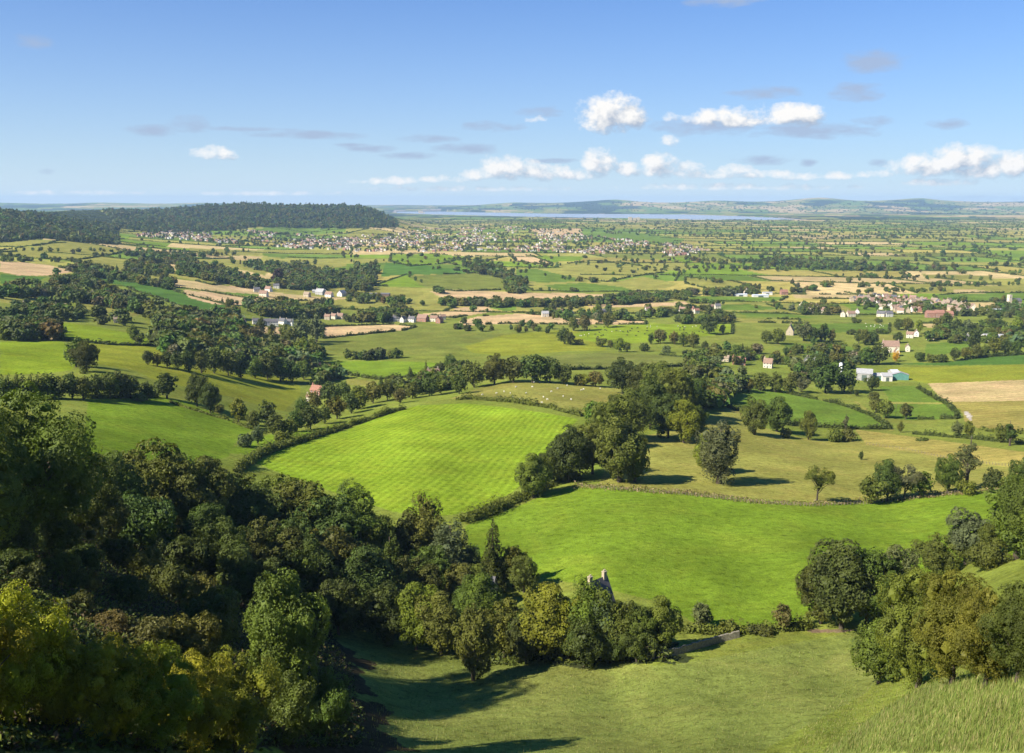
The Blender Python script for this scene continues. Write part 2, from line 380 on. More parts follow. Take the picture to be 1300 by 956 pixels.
PX, PY = project(GX, GY, GZ)
base = np.empty((*GX.shape,3)); n1 = fbm(GX/260, GY/260, 4, 31)[...,None]; n2 = fbm(GX/60, GY/60, 3, 33)[...,None]
base[:] = np.array([.190,.210,.040])*(1-n1)+np.array([.140,.190,.025])*n1
# the far plain: a lattice of fields in world space
lat = {}
LR = [1500]
while LR[-1] < 9200: LR.append(LR[-1]+random.uniform(130,210)*(1+LR[-1]/9000))
pal = [('P',.38),('G',.20),('B2',.09),('O',.04),('S2',.12),('Y2',.20)]
lrng = random.Random(11); LHEDGE = []; PREV = None
for k in range(len(LR)-1):
    y0, y1 = LR[k], LR[k+1]; half = .66*(y1+60); x = -half; xs = [x]
    while x < half: x += lrng.uniform(120,300)*(1+y0/9000); xs.append(x)
    i0, i1 = np.searchsorted(YR, (y0-60, y1+60))
    sh = [(lrng.uniform(-50,50), lrng.uniform(-35,35)) for _ in xs]
    top = [(a+s[0], y1+s[1]) for a, s in zip(xs, sh)]
    sh = [(lrng.uniform(-50,50), lrng.uniform(-20,20)) for _ in xs]
    bot = [(a+s[0], y0+s[1]) for a, s in zip(xs, sh)]
    for j in range(len(xs)-1):
        r = lrng.random(); key = 'P'
        for kk, w in pal:
            if r < w: key = kk; break
            r -= w
        poly = [bot[j], bot[j+1], top[j+1], top[j]]
        ua = min(p[0] for p in poly)/(y0+0.); ub = max(p[0] for p in poly)/(y0+0.)
        j0 = max(0, int((min(ua, ua*.8)+.72)/1.44*NU)-2); j1 = min(NU, int((max(ub, ub*.8)+.72)/1.44*NU)+3)
        if j1 <= j0: continue
        sub = (slice(i0, i1), slice(j0, j1)); m = inpoly(GX[sub], GY[sub], poly)
        base[sub][m] = np.array(FC[key])*lrng.uniform(.95,1.3)
        LHEDGE.append((poly[0], poly[1])); LHEDGE.append((poly[1], poly[2]))
# very far ground: irregular cells of wood, pasture and stubble
farm = YR > 8800; xx = GX[farm]; yy = GY[farm]
cs = np.where(yy > 15500, 520., 420.); ci = np.floor(xx/cs); cj = np.floor(yy/(cs*1.6))
best = np.full(xx.shape, 1e9); val = np.zeros(xx.shape)
def hash2(a, b, s): return np.modf(np.abs(np.sin(a*127.1+b*311.7+s*74.7)*43758.5453))[0]
for a in (-1,0,1):
    for b in (-1,0,1):
        qx = (ci+a+hash2(ci+a, cj+b, 1))*cs; qy = (cj+b+hash2(ci+a, cj+b, 2))*cs*1.6
        d = (xx-qx)**2+((yy-qy)/1.6)**2; mm = d < best; best = np.where(mm, d, best); val = np.where(mm, hash2(ci+a, cj+b, 3), val)
fc = np.zeros((*xx.shape,3)); wood = fbm(xx/1500, yy/2600, 3, 41)
for lo, hi, c in ((0,.50,(.028,.045,.020)),(.50,.70,FC['G']),(.70,.86,FC['P']),(.86,.93,FC['O']),(.93,1.01,FC['S2'])):
    v = np.clip(val*.75+(0.62-wood)*1.3+.12, 0, 1); m = (v >= lo) & (v < hi); fc[m] = c
base[farm] = fc
ridge = np.zeros(GX.shape); crop = np.zeros(GX.shape); FPOLY = []
for key, hed, phrase, pts in FIELDS:
    P = dens(pts, True, 8.0); H = hit(P[:,0], P[:,1])
    w = H[:,:2]; FPOLY.append(w)
    ok = (GY > w[:,1].min()-5) & (GY < w[:,1].max()+5) & (GX > w[:,0].min()-5) & (GX < w[:,0].max()+5)
    r = np.where(ok.any(1))[0]; c = np.where(ok.any(0))[0]
    if not len(r) or not len(c): continue
    sub = (slice(r[0], r[-1]+1), slice(c[0], c[-1]+1)); m = inpoly(GX[sub], GY[sub], w)
    base[sub][m] = np.array(FC[key])*random.uniform(.92,1.08)
    if key == 'R': ridge[sub][m] = 1
    if key in ('S','S2','Y2','O'): crop[sub][m] = 1
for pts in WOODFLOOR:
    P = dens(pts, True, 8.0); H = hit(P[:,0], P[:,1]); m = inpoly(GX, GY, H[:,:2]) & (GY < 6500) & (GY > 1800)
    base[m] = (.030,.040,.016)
# rough hollow with bracken, bottom left
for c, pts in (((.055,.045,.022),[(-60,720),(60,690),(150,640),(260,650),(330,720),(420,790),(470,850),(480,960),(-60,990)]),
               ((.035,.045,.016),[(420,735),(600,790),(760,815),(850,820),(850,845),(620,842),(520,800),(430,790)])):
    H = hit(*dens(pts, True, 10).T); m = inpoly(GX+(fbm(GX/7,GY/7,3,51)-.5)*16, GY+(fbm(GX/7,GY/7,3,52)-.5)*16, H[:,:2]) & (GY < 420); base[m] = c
# long grass of the brow the photograph was taken from
m = (GY < 75); base[m] = (.16,.19,.045)
base *= (.86+.28*n2)*(.9+.2*n1)
# ------------------------------------------------------------------ ground mesh
V = np.stack([GX, GY, GZ], 2).reshape(-1,3)
RIV = [(505,268.6),(560,268.4),(640,270.2),(700,271.3),(800,271.8),(870,272.3),(930,274.2),(985,276.6),(1012,279.2),(960,279.5),(920,279.3),(870,278.6),(800,277),(740,276.4),(690,275.6),(600,273.6),(540,272),(503,270.4)]
dx, dy, dz = ray(*dens(RIV, True, 12).T); s = (WATER-CAMZ)/dz; rivw = np.stack([dx*s, dy*s], 1)
m = inpoly(GX, GY, rivw); V[m.ravel(),2] = WATER-4
mud = inpoly(GX, GY, (rivw-rivw.mean(0))*1.03+rivw.mean(0)) & ~m; base[mud] = (.30,.27,.22)
idx = np.arange(len(YR)*NU).reshape(len(YR), NU)
Fq = np.stack([idx[:-1,:-1], idx[:-1,1:], idx[1:,1:], idx[1:,:-1]], 2).reshape(-1,4)
m, nt, out = newmat('ground')
at = N(nt, 'ShaderNodeAttribute', attribute_name='Col').outputs['Color']
pos = N(nt, 'ShaderNodeNewGeometry').outputs['Position']
sx = N(nt, 'ShaderNodeSeparateXYZ'); nt.links.new(pos, sx.inputs[0])
flatp = N(nt, 'ShaderNodeCombineXYZ'); nt.links.new(sx.outputs[0], flatp.inputs[0]); nt.links.new(sx.outputs[1], flatp.inputs[1]); fp = flatp.outputs[0]
na = ramp01(nt, noise(nt, fp, .03, 4, .6), .32, .68, .78, 1.22)
nb = ramp01(nt, noise(nt, fp, .30, 6, .7), .3, .7, .70, 1.26)
nc = ramp01(nt, noise(nt, fp, 2.2, 3, .6), .3, .7, .72, 1.28)
v = math_n(nt, 'MULTIPLY', math_n(nt, 'MULTIPLY', na, nb), nc)
# mown swathes of the striped field, drilled rows of the crops
rid = N(nt, 'ShaderNodeAttribute', attribute_name='ridge').outputs['Fac']; cro = N(nt, 'ShaderNodeAttribute', attribute_name='crop').outputs['Fac']
mp = N(nt, 'ShaderNodeMapping'); rw0, rw1 = hit([480,580],[584,528]); mp.inputs['Rotation'].default_value = (0,0,math.pi/2-math.atan2(rw1[1]-rw0[1], rw1[0]-rw0[0])); wob = math_n(nt, 'ADD', sx.outputs[0], ramp01(nt, noise(nt, fp, .006, 1), .25, .75, -7, 7)); wobv = N(nt, 'ShaderNodeCombineXYZ'); nt.links.new(wob, wobv.inputs[0]); nt.links.new(math_n(nt, 'ADD', sx.outputs[1], ramp01(nt, noise(nt, fp, .12, 1), .25, .75, -.35, .35)), wobv.inputs[1]); nt.links.new(wobv.outputs[0], mp.inputs[0])
wv = N(nt, 'ShaderNodeTexWave', wave_type='BANDS', bands_direction='X'); wv.inputs['Scale'].default_value = .095; wv.inputs['Distortion'].default_value = 0; wv.inputs['Detail'].default_value = 0; wv.inputs['Detail Scale'].default_value = .03
nt.links.new(mp.outputs[0], wv.inputs[0])
rs = ramp01(nt, wv.outputs['Fac'], .0, .8, .87, 1.04)
v = math_n(nt, 'MULTIPLY', v, math_n(nt, 'ADD', math_n(nt, 'MULTIPLY', rid, math_n(nt, 'SUBTRACT', rs, 1.)), 1.))
wc = N(nt, 'ShaderNodeTexWave', wave_type='BANDS', bands_direction='Y'); wc.inputs['Scale'].default_value = .03; wc.inputs['Distortion'].default_value = 1.5; nt.links.new(fp, wc.inputs[0])
cs_ = ramp01(nt, wc.outputs['Fac'], 0, 1, .93, 1.07)
v = math_n(nt, 'MULTIPLY', v, math_n(nt, 'ADD', math_n(nt, 'MULTIPLY', cro, math_n(nt, 'SUBTRACT', cs_, 1.)), 1.))
c = scale_col(nt, at, v)
tuf = ramp01(nt, noise(nt, fp, .55, 3, .6, .4), .54, .68, 1.0, .62); c = scale_col(nt, c, tuf)
dry = N(nt, 'ShaderNodeVectorMath', operation='MULTIPLY'); nt.links.new(c, dry.inputs[0]); dry.inputs[1].default_value = (1.22,1.04,1.2)
c = mixc(nt, ramp01(nt, noise(nt, fp, .045, 6, .68, .8), .46, .70, 0, .85), c, dry.outputs[0])
d = N(nt, 'ShaderNodeBsdfPrincipled'); d.inputs['Roughness'].default_value = 1; d.inputs['Specular IOR Level'].default_value = 0
nt.links.new(c, d.inputs['Base Color'])
bp = N(nt, 'ShaderNodeBump'); bp.inputs['Strength'].default_value = .55; bp.inputs['Distance'].default_value = .5
hh = math_n(nt, 'ADD', noise(nt, fp, .9, 5, .7), math_n(nt, 'MULTIPLY', math_n(nt, 'MULTIPLY', rid, wv.outputs['Fac']), .35))
nt.links.new(hh, bp.inputs['Height']); nt.links.new(bp.outputs[0], d.inputs['Normal'])
nt.links.new(d.outputs[0], out.inputs[0])
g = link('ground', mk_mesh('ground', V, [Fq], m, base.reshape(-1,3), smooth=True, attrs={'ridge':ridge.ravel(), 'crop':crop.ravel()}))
tag(g, kind='structure')
m, nt, out = newmat('river_water')
d = N(nt, 'ShaderNodeBsdfPrincipled'); d.inputs['Base Color'].default_value = (.33,.33,.33,1); d.inputs['Roughness'].default_value = .2
nt.links.new(d.outputs[0], out.inputs[0])
big = (rivw-rivw.mean(0))*1.01+rivw.mean(0); wm = bpy.data.meshes.new('water')
wm.from_pydata([(a, b, WATER) for a, b in big], [], [tuple(range(len(big)))]); wm.materials.append(m)
tag(link('water', wm), kind='structure')
# ------------------------------------------------------------------ foliage
def unit(v): return v/np.maximum(np.linalg.norm(v, axis=1, keepdims=True), 1e-9)
def leaf_quads(P, Nn, s, r, asp=.6):
    n = len(P); t = unit(np.cross(Nn, r.normal(size=(n,3)))); b = np.cross(Nn, t)
    s = (s*r.uniform(.4,1.75,(n,1))); fold = Nn*s*.25
    V = np.stack([P+t*s, P+b*s*asp+fold, P-t*s, P-b*s*asp+fold], 1).reshape(-1,3)
    return V, np.arange(4*n).reshape(-1,4)
PHI = (1+5**.5)/2
ICO = unit(np.array([(-1,PHI,0),(1,PHI,0),(-1,-PHI,0),(1,-PHI,0),(0,-1,PHI),(0,1,PHI),(0,-1,-PHI),(0,1,-PHI),(PHI,0,-1),(PHI,0,1),(-PHI,0,-1),(-PHI,0,1)], float))
ICOF = np.array([(0,11,5),(0,5,1),(0,1,7),(0,7,10),(0,10,11),(1,5,9),(5,11,4),(11,10,2),(10,7,6),(7,1,8),(3,9,4),(3,4,2),(3,2,6),(3,6,8),(3,8,9),(4,9,5),(2,4,11),(6,2,10),(8,6,7),(9,8,1)])
def lobes_for(kind, r):
    C = []; R = []
    def add(c, rr): C.append(c); R.append(rr)
    if kind in ('broad','oval','birch','poplar','bush','sparse','ragged'):
        semi, cz, n, rl, vz = {'broad':((.41,.41,.48),.49,66,(.065,.165),.92), 'oval':((.255,.255,.49),.48,62,(.05,.12),1.2), 'birch':((.18,.18,.48),.49,56,(.045,.085),1.6),
            'poplar':((.075,.075,.46),.53,34,(.04,.065),1.9), 'bush':((.55,.55,.46),.42,34,(.15,.25),.9), 'sparse':((.40,.38,.42),.55,22,(.07,.13),.8), 'ragged':((.16,.16,.42),.55,16,(.04,.08),1.2)}[kind]
        lop = r.uniform(-.14,.14,2); wob = r.uniform(0,6.28,3)
        for i in range(n):
            d = unit(r.normal(size=(1,3)))[0]; rad = r.uniform(.60,1.12) if i < n*.75 else r.uniform(.1,.55)
            a = .72 if kind != 'sparse' else .9
            th = math.atan2(d[1], d[0]); q = 1+.16*math.sin(2*th+wob[0])+.12*math.sin(3*th+wob[1]+2*d[2]); tap = 1-.10*max(0,-d[2]) 
            c = np.array([semi[0]*a*d[0]*rad*q*tap, semi[1]*a*d[1]*rad*q*tap, cz+semi[2]*a*d[2]*rad*(1+.10*math.sin(2*th+wob[2]))])
            if kind in ('broad','sparse') : c[:2] += lop*(c[2]-.3)
            rr = r.uniform(*rl)*(1.12-.35*abs(d[2])); add(c, (rr, rr, rr*vz))
    elif kind == 'conifer':
        for z in np.linspace(.10,.97,15):
            w = .25*(1-z)**.85+.012; m = max(1, int(7*(1-z)+1)); a0 = r.uniform(0,6.28)
            for j in range(m):
                a = a0+6.283*j/m+r.uniform(-.25,.25); q = w*r.uniform(.45,.75)
                add(np.array([q*math.cos(a), q*math.sin(a), z-.02]), (w*.42+.015, w*.42+.015, .045+.02*(1-z)))
    return np.array(C), np.array(R)
def crown(kind, n, leaf, seed, core=.47, subs=16):
    r = np.random.default_rng(seed); C, R = lobes_for(kind, r); k = len(C)
    p = R.prod(1)**.667; p /= p.sum(); which = r.choice(k, n, p=p)
    sub = unit(r.normal(size=(k*subs,3))).reshape(k, subs, 3); sub[...,2] = sub[...,2]*.9+.12; sr = r.uniform(.78,1.30,(k,subs))
    w2 = r.integers(0, subs, n); D = unit(sub[which,w2]+.27*r.normal(size=(n,3)))
    rf = sr[which,w2]+.055*r.normal(size=n)
    P = C[which]+R[which]*D*rf[:,None]
    if kind in ('birch',): P[:,2] -= np.abs(r.normal(size=n))*.05
    dm = np.full(n, 9.)
    for j in range(k): dm = np.minimum(dm, (((P-C[j])/R[j])**2).sum(1))
    P_ok = (dm > .62) & (P[:,2] > .015); P = P[P_ok]; D = D[P_ok]; Rw = R[which][P_ok]
    Nn = unit(unit(D/Rw*Rw.mean(1, keepdims=True))+.42*r.normal(size=P.shape)+np.array([0,0,.2]))
    V, F = leaf_quads(P, Nn, leaf, r)
    cv = (C[:,None,:]+ICO[None]*R[:,None,:]*core*(1+.08*r.normal(size=(k,12,1)))).reshape(-1,3)
    cf = (ICOF[None]+12*np.arange(k)[:,None,None]).reshape(-1,3)+len(V)
    return np.concatenate([V, cv]), F, cf, C
def trunk_mb(kind, C, seed, bulk=.022):
    r = random.Random(seed); mb = MB(); top = {'broad':.55,'oval':.75,'birch':.85,'poplar':.9,'conifer':.92,'sparse':.62,'ragged':.96,'bush':.4}[kind]
    pts = [(0,0,-.03)]; x = y = 0
    for i in range(1,6):
        x += r.uniform(-.012,.012); y += r.uniform(-.012,.012); pts.append((x, y, top*i/5))
    mb.tube(pts, [bulk*1.35, bulk, bulk*.85, bulk*.66, bulk*.45, bulk*.18], 7)
    if kind in ('broad','oval','sparse','ragged','birch'):
        cc = sorted(C, key=lambda c: -abs(c[0])-abs(c[1]))[:14 if kind in ('sparse','ragged') else 9]
        for c in cc:
            z0 = max(.16, min(top*.9, c[2]-.18-.5*math.hypot(c[0], c[1]))); f = z0/top; bx = pts[min(5, int(f*5))]
            mid = ((bx[0]+c[0])/2, (bx[1]+c[1])/2, z0+(c[2]-z0)*.62)
            mb.tube([(bx[0], bx[1], z0), mid, tuple(c)], [bulk*.5, bulk*.32, bulk*.1], 5)
    return mb
SPEC = {'broad':(30000,.0125), 'oval':(27000,.0115), 'birch':(26000,.0085), 'conifer':(20000,.0095), 'poplar':(9000,.011), 'bush':(15000,.023), 'sparse':(9000,.0105), 'ragged':(5200,.009)}
PROTO = {}
for i, (k, (n, lf)) in enumerate(SPEC.items()):
    for var in range(3 if k in ('broad','oval') else 2 if k in ('birch','bush','conifer') else 1):
        for lod, (nn, ls) in {**({'near':(int(n*2.9), lf*.56)} if k in ('broad','oval') else {}), 'hi':(n, lf), 'mid':(max(1400, n//11), lf*2.7)}.items():
            Vc, F4, F3, C = crown(k, nn, ls, 100*i+var)
            PROTO[k, var, lod] = (mk_mesh(f'{k}_crown', Vc, [F4, F3], M['leaf']), trunk_mb(k, C, i*10+var).mesh(f'{k}_trunk', M['bark'], True))
NVAR = {k: 3 if k in ('broad','oval') else 2 if k in ('birch','bush','conifer') else 1 for k in SPEC}
FARP = {}
for i, k in enumerate(('broad','oval','conifer','poplar','bush')):
    for var in range(3): FARP[k,var,1] = crown(k, 210, SPEC[k][1]*7.2, 900+10*i+var, .8, 7)[:3]
    for var in range(3):
        C_ = crown(k, 64, SPEC[k][1]*11.5, 950+10*i+var, .95, 4); Vf, F4, F3 = C_[:3]; FARP[k,var,0] = (Vf, F4, F3[::4])
TINT = {'dark green':(.066,.086,.012), 'mid green':(.088,.120,.015), 'olive green':(.106,.124,.014), 'yellow green':(.16,.185,.012), 'golden green':(.27,.26,.012),
        'grey green':(.100,.118,.040), 'bright green':(.105,.155,.014), 'rust tinged':(.125,.105,.024), 'dark purple':(.042,.022,.020), 'golden yellow':(.55,.36,.01), 'pale straw':(.28,.22,.11)}
NAME = {'broad':('broadleaf_tree','round tree'), 'oval':('oval_tree','oval tree'), 'birch':('feathery_tree','feathery tree'), 'conifer':('conifer_tree','conifer'),
        'poplar':('poplar_tree','columnar tree'), 'bush':('bush','bush'), 'sparse':('gnarled_tree','crooked tree'), 'ragged':('ragged_tree','ragged tree')}
ORD = ['','first','second','third','fourth','fifth','sixth','seventh','eighth','ninth','tenth','eleventh','twelfth','thirteenth','fourteenth','fifteenth','sixteenth','seventeenth','eighteenth','nineteenth','twentieth']
def ordinal(i):
    if i <= 20: return ORD[i]
    t = {2:'twenty',3:'thirty',4:'forty',5:'fifty',6:'sixty',7:'seventy',8:'eighty',9:'ninety'}[i//10]
    return (t+'-'+ORD[i%10]) if i%10 else t[:-1]+'ieth'
NTREE = 0
def plant(px, pyb, hpx, kind, tint, label, group, wide=1.0, y=None):
    """one tree or bush: an Empty at the foot with a crown and a trunk, or for a bush one mesh"""
    global NTREE
    p = hit1(px, pyb); d = depth_of(p[1], p[2]); h = hpx*d/FPX
    NTREE += 1; r = random.Random(NTREE*17+5); lod = 'near' if hpx > 128 and kind in ('broad','oval') else 'hi' if hpx > 40 else 'mid'; var = r.randrange(NVAR[kind])
    c = tuple(t*r.uniform(.86,1.14) for t in TINT[tint]); rz = r.uniform(0,6.28); sc = (h*wide*r.uniform(.95,1.05), h*wide*r.uniform(.95,1.05), h)
    cr, tr = PROTO[kind, var, lod]
    if kind == 'bush':
        o = link(NAME[kind][0], cr, None, (p[0], p[1], p[2]-.05*h), rz, sc); o.color = (*c,1); tag(o, label, 'bush', group); return o
    e = link(NAME[kind][0], None, None, (p[0], p[1], p[2]), rz); tag(e, label, 'tree', group)
    a = link('crown', cr, e, sc=sc); a.color = (*c,1); link('trunk', tr, e, sc=sc)
    return e
GROUPCOUNT = {}
def grove(phrase, trees, group):
    """trees of one grove, told apart by their order from left to right"""
    trees = sorted(trees, key=lambda t: t[0]); n = len(trees)
    for i, t in enumerate(trees):
        px, pyb, h, kind, tint = t[:5]; w = t[5] if len(t) > 5 else 1.0
        kn = NAME[kind][1]
        if n == 1: lab = f'{tint} {kn} {phrase}'
        elif i == 0: lab = f'{tint} {kn}, leftmost {phrase}'
        elif i == n-1: lab = f'{tint} {kn}, rightmost {phrase}'
        else: lab = f'{tint} {kn}, {ordinal(i+1)} from the left {phrase}'
        plant(px, pyb, h, kind, tint, lab, group, w)
FAR = []     # (x, y, z, height, width, kind, var, lod, colour)
far_rng = random.Random(99)
def far_tree(p, h, w=1.0, kind=None, tint=None, lod=None):
    kind = kind or far_rng.choices(('broad','oval','bush','conifer','poplar'), (6,3,2,.5,.25))[0]
    t = TINT[tint or far_rng.choices(('dark green','mid green','olive green','grey green','rust tinged'), (4,5,4,1.2,.25))[0]]
    c = [a*far_rng.uniform(.75,1.2) for a in t]
    if lod is None: lod = 1 if p[1] < 2100 else 0
    FAR.append((p[0], p[1], p[2]-.06*h, h, w*h*far_rng.uniform(.9,1.3), kind, far_rng.randrange(3), lod, c))
def far_pts(px, py, h, ymax=30000, **kw):
    for p in hit(px, py):
        if p[1] < ymax: far_tree(p, far_rng.uniform(*h), **kw)
def fill_belt(poly, n, h):
    """a copse seen as this outline: the feet stand where crowns of that height stay inside it"""
    P = np.array(poly, float); lo, hi_ = P.min(0), P.max(0); r = np.random.default_rng(len(FAR)+3); got = 0
    for k in range(14):
        q = r.uniform(lo, hi_, (n*3,2)); q = q[inpoly(q[:,0], q[:,1], P)]; H = hit(q[:,0], q[:,1]); hh = r.uniform(*h, len(q)); up = hh*FPX/depth_of(H[:,1], H[:,2])
        ok = inpoly(q[:,0], q[:,1]-up*.8, P) | (r.random(len(q)) < .10)
        for p, a in zip(H[ok], hh[ok]):
            if got < n: far_tree(p, a*1.1); got += 1
        if got >= n: return
def fill_wood(poly, n, h, **kw):
    P = np.array(poly, float); lo, hi_ = P.min(0), P.max(0); got = []
    r = np.random.default_rng(len(FAR)+3)
    while len(got) < n:
        q = r.uniform(lo, hi_, (n*3,2)); q = q[inpoly(q[:,0], q[:,1], P)]; got += list(q)
    got = np.array(got[:n]); far_pts(got[:,0], got[:,1], h, **kw)
def build_far(name, items, label, cat=None):
    Vs, F4s, F3s, Cs = [], [], [], []; b = 0
    for key in set((f[5], f[6], f[7]) for f in items):
        sel = [f for f in items if (f[5], f[6], f[7]) == key]; pv, p4, p3 = FARP[key]; m = len(sel); k = len(pv)
        rz = np.array([far_rng.uniform(0,6.28) for _ in sel]); A = np.array([f[:5] for f in sel]); c, s = np.cos(rz)[:,None], np.sin(rz)[:,None]
        x = (pv[:,0]*c-pv[:,1]*s)*A[:,4:5]+A[:,0:1]; y = (pv[:,0]*s+pv[:,1]*c)*A[:,4:5]+A[:,1:2]; z = pv[:,2]*A[:,3:4]+A[:,2:3]
        Vs.append(np.stack([x,y,z],2).reshape(-1,3)); off = b+k*np.arange(m)[:,None,None]
        F4s.append((p4[None]+off).reshape(-1,4)); F3s.append((p3[None]+off).reshape(-1,3)); b += m*k
        Cs.append(np.repeat(np.array([f[8] for f in sel]), k, 0))
    o = link(name, mk_mesh(name, np.concatenate(Vs), [np.concatenate(F4s), np.concatenate(F3s)], M['leafstuff'], np.concatenate(Cs)))
    return tag(o, label, cat, None, 'stuff')
# ------------------------------------------------------------------ hedges
def hedge_geo(W, w, h, leaf, r, tint):
    """W: world polyline (x,y,z); leaf clumps over a solid twiggy core"""
    Vs, F4, Cs = [], [], []; b = 0
    for a, c in zip(W[:-1], W[1:]):
        L = np.linalg.norm(c-a)
        if L < .5: continue
        t = (c-a)/L; nrm = np.array([-t[1], t[0], 0]); nrm /= np.linalg.norm(nrm)
        hh = h*r.choice((.55,.75,.9,1,1.15,1.5)); q = .42
        prof = [(-w*.5*q,-.3),(w*.5*q,-.3),(w*.5*q,hh*.6),(w*.25*q,hh*q),(-w*.25*q,hh*q),(-w*.5*q,hh*.6)]
        v = np.array([e+nrm*x+np.array([0,0,z]) for e in (a, c) for x, z in prof])
        f = np.array([(i, (i+1)%6, 6+(i+1)%6, 6+i) for i in range(6)]); Vs.append(v); F4.append(f+b); b += 12
        n = int(min(1500, max(8, L*(w+2*hh)/(leaf*leaf)*1.7)))
        s = r.uniform(0,1,(n,1)); th = r.uniform(-.2,np.pi+.2,n); jit = r.uniform(.5,1.4,(n,1))
        off = nrm[None]*(np.cos(th)[:,None]*w*.5)*jit+np.array([0,0,1])*(np.clip(np.sin(th),0,1)[:,None]**.6*hh)*jit*r.uniform(.5,1.05,(n,1))**.5
        P = a+(c-a)*s+off; Nn = unit(off+.001+r.normal(size=(n,3))*w*.35)
        v, f = leaf_quads(P, Nn, leaf*.62, r); Vs.append(v); F4.append(f+b); b += len(v)
    if not Vs: return None
    V = np.concatenate(Vs); return V, np.concatenate(F4), np.tile(np.array(tint)*r.uniform(.85,1.15), (len(V),1))
SEEN = {}
def densW(P, step):
    o = []
    for a, c in zip(P[:-1], P[1:]):
        m = max(1, int(np.linalg.norm(c-a)/step)); o += [a+(c-a)*k/m for k in range(m)]
    o.append(P[-1]); return np.array(o)
def hedge(pts, label, w=2.4, h=2.4, tint='dark green', closed=False, group='field hedges', gaps=.06, dedupe=True, name='hedge'):
    P = dens(pts, closed, 7.0); H = hit(P[:,0], P[:,1]); Y = float(H[:,1].mean()); r = np.random.default_rng(int(abs(H[:,0].sum()))%99991)
    leaf = max(.5, Y*.0015); W2 = densW(H, max(2.6, Y*.005)); W2[:,2] = hgt(W2[:,0], W2[:,1])
    V4, F4, C4 = [], [], []; b = 0
    for a, c in zip(W2[:-1], W2[1:]):
        mid = (a+c)/2; cell = max(8., mid[1]*.014); key = (int(mid[0]//cell), int(mid[1]//(cell*1.6)), int(math.log(cell)*2))
        near = [(key[0]+i, key[1]+j, key[2]) for i in (-1,0,1) for j in (-1,0,1)]
        if dedupe and any(SEEN.get(k) not in (None, label) for k in near): continue
        if r.random() < gaps: continue
        SEEN[key] = label; g_ = hedge_geo(np.array([a,c]), w, h, leaf, r, TINT[tint])
        if g_ is None: continue
        V4.append(g_[0]); F4.append(g_[1]+b); C4.append(g_[2]); b += len(g_[0])
    if not V4: return None
    o = link(name, mk_mesh(name, np.concatenate(V4), [np.concatenate(F4)], M['leafstuff'], np.concatenate(C4)))
    return tag(o, label, 'hedge', group)
# ------------------------------------------------------------------ trees one can tell apart
DG,MG,OG,YG,GG,BG,RT,GO,DP = 'dark green','mid green','olive green','yellow green','grey green','bright green','rust tinged','golden green','dark purple'
B_,O_,Bi,Co,Po,Bu,Sp,Ra = 'broad','oval','birch','conifer','poplar','bush','sparse','ragged'
NT = 'trees of the shaded foreground'
grove('of the great trees at the left edge', [(45,706,228,B_,OG,.92),(-25,706,205,B_,OG,.9),(100,695,140,B_,DG,.95),(20,715,70,B_,DG),(75,712,66,B_,DG)], NT)
grove('around the shaded hollow', [(150,665,100,B_,OG),(178,690,85,Bu,DG,.9),(203,668,122,B_,OG,.9),(248,690,112,B_,MG),(292,700,104,B_,DG),(285,745,95,B_,DG),(230,730,70,Bu,DG,.9),(330,712,120,O_,MG,1.1),(318,700,80,B_,BG,.8),(170,640,70,B_,OG),(225,650,84,B_,OG),(262,660,88,B_,MG),(305,672,80,B_,OG),(140,690,70,B_,DG),(265,720,88,B_,DG),(120,640,60,B_,OG),(150,715,46,Bu,DG,.9),(185,735,52,Bu,OG,.9),(215,760,56,Bu,DG,.9),(110,725,44,Bu,DG,.9),(75,735,46,Bu,OG,.9),(40,745,44,Bu,DG,.9),(250,775,60,Bu,OG,.9),(160,765,50,Bu,DG,.9),(105,755,42,Bu,OG,.9),(205,700,50,Bu,MG,.9),(10,730,46,Bu,DG,1)], NT)
grove('in the wood below the striped field', [(358,700,108,B_,OG),(385,722,125,B_,MG),(415,738,120,B_,DG),(450,738,138,O_,OG,1.2),(428,770,110,B_,DG),(480,748,100,O_,BG,1.0),(500,765,95,Co,DG,1.1),(515,742,102,O_,DG),(540,738,128,Bi,OG,1.15),(395,775,100,B_,DG),(462,790,105,B_,DG),(340,750,100,B_,DG),(372,745,96,B_,DG),(440,765,96,B_,DG),(405,752,92,O_,OG),(470,775,90,B_,OG),(520,785,85,B_,DG),(350,790,90,B_,DG),(310,770,86,B_,DG),(497,790,80,B_,OG)], NT)
grove('screening the slate roofed house', [(572,752,104,Bi,GG,1.5),(600,750,70,Bi,GG,1.1),(626,752,98,Co,DG,.85),(652,745,66,O_,OG),(545,765,80,B_,MG),(665,752,52,B_,OG),(608,772,62,B_,OG),(590,775,66,B_,MG)], NT)
grove('in the lower tree row', [(430,806,80,B_,DG),(492,816,84,B_,DG),(528,825,95,B_,YG,.9),(560,832,90,B_,OG),(640,834,84,B_,OG),(675,835,78,B_,DG),(700,838,106,B_,YG),(742,846,70,B_,DG),(612,796,74,B_,OG),(596,790,66,B_,MG),(668,842,70,B_,DG),(722,838,92,O_,YG),(742,836,120,Bi,OG,1.2),(765,838,100,Bi,GG,1.1),(788,836,88,O_,OG),(812,834,84,O_,MG),(838,828,84,O_,OG,1.1),(735,842,70,B_,DG),(756,834,104,O_,OG,1.2),(744,830,92,O_,YG,1.1),(770,830,72,B_,OG),(775,842,58,B_,DG),(808,840,52,B_,DG)], NT)
plant(601,864,116,O_,MG,'lone oval tree standing on the sunlit grass before the lower tree row','lone trees on the grass',.92)
plant(362,908,224,O_,BG,'tall bright yellow green tree rising beside the shaded hollow',NT,.88)
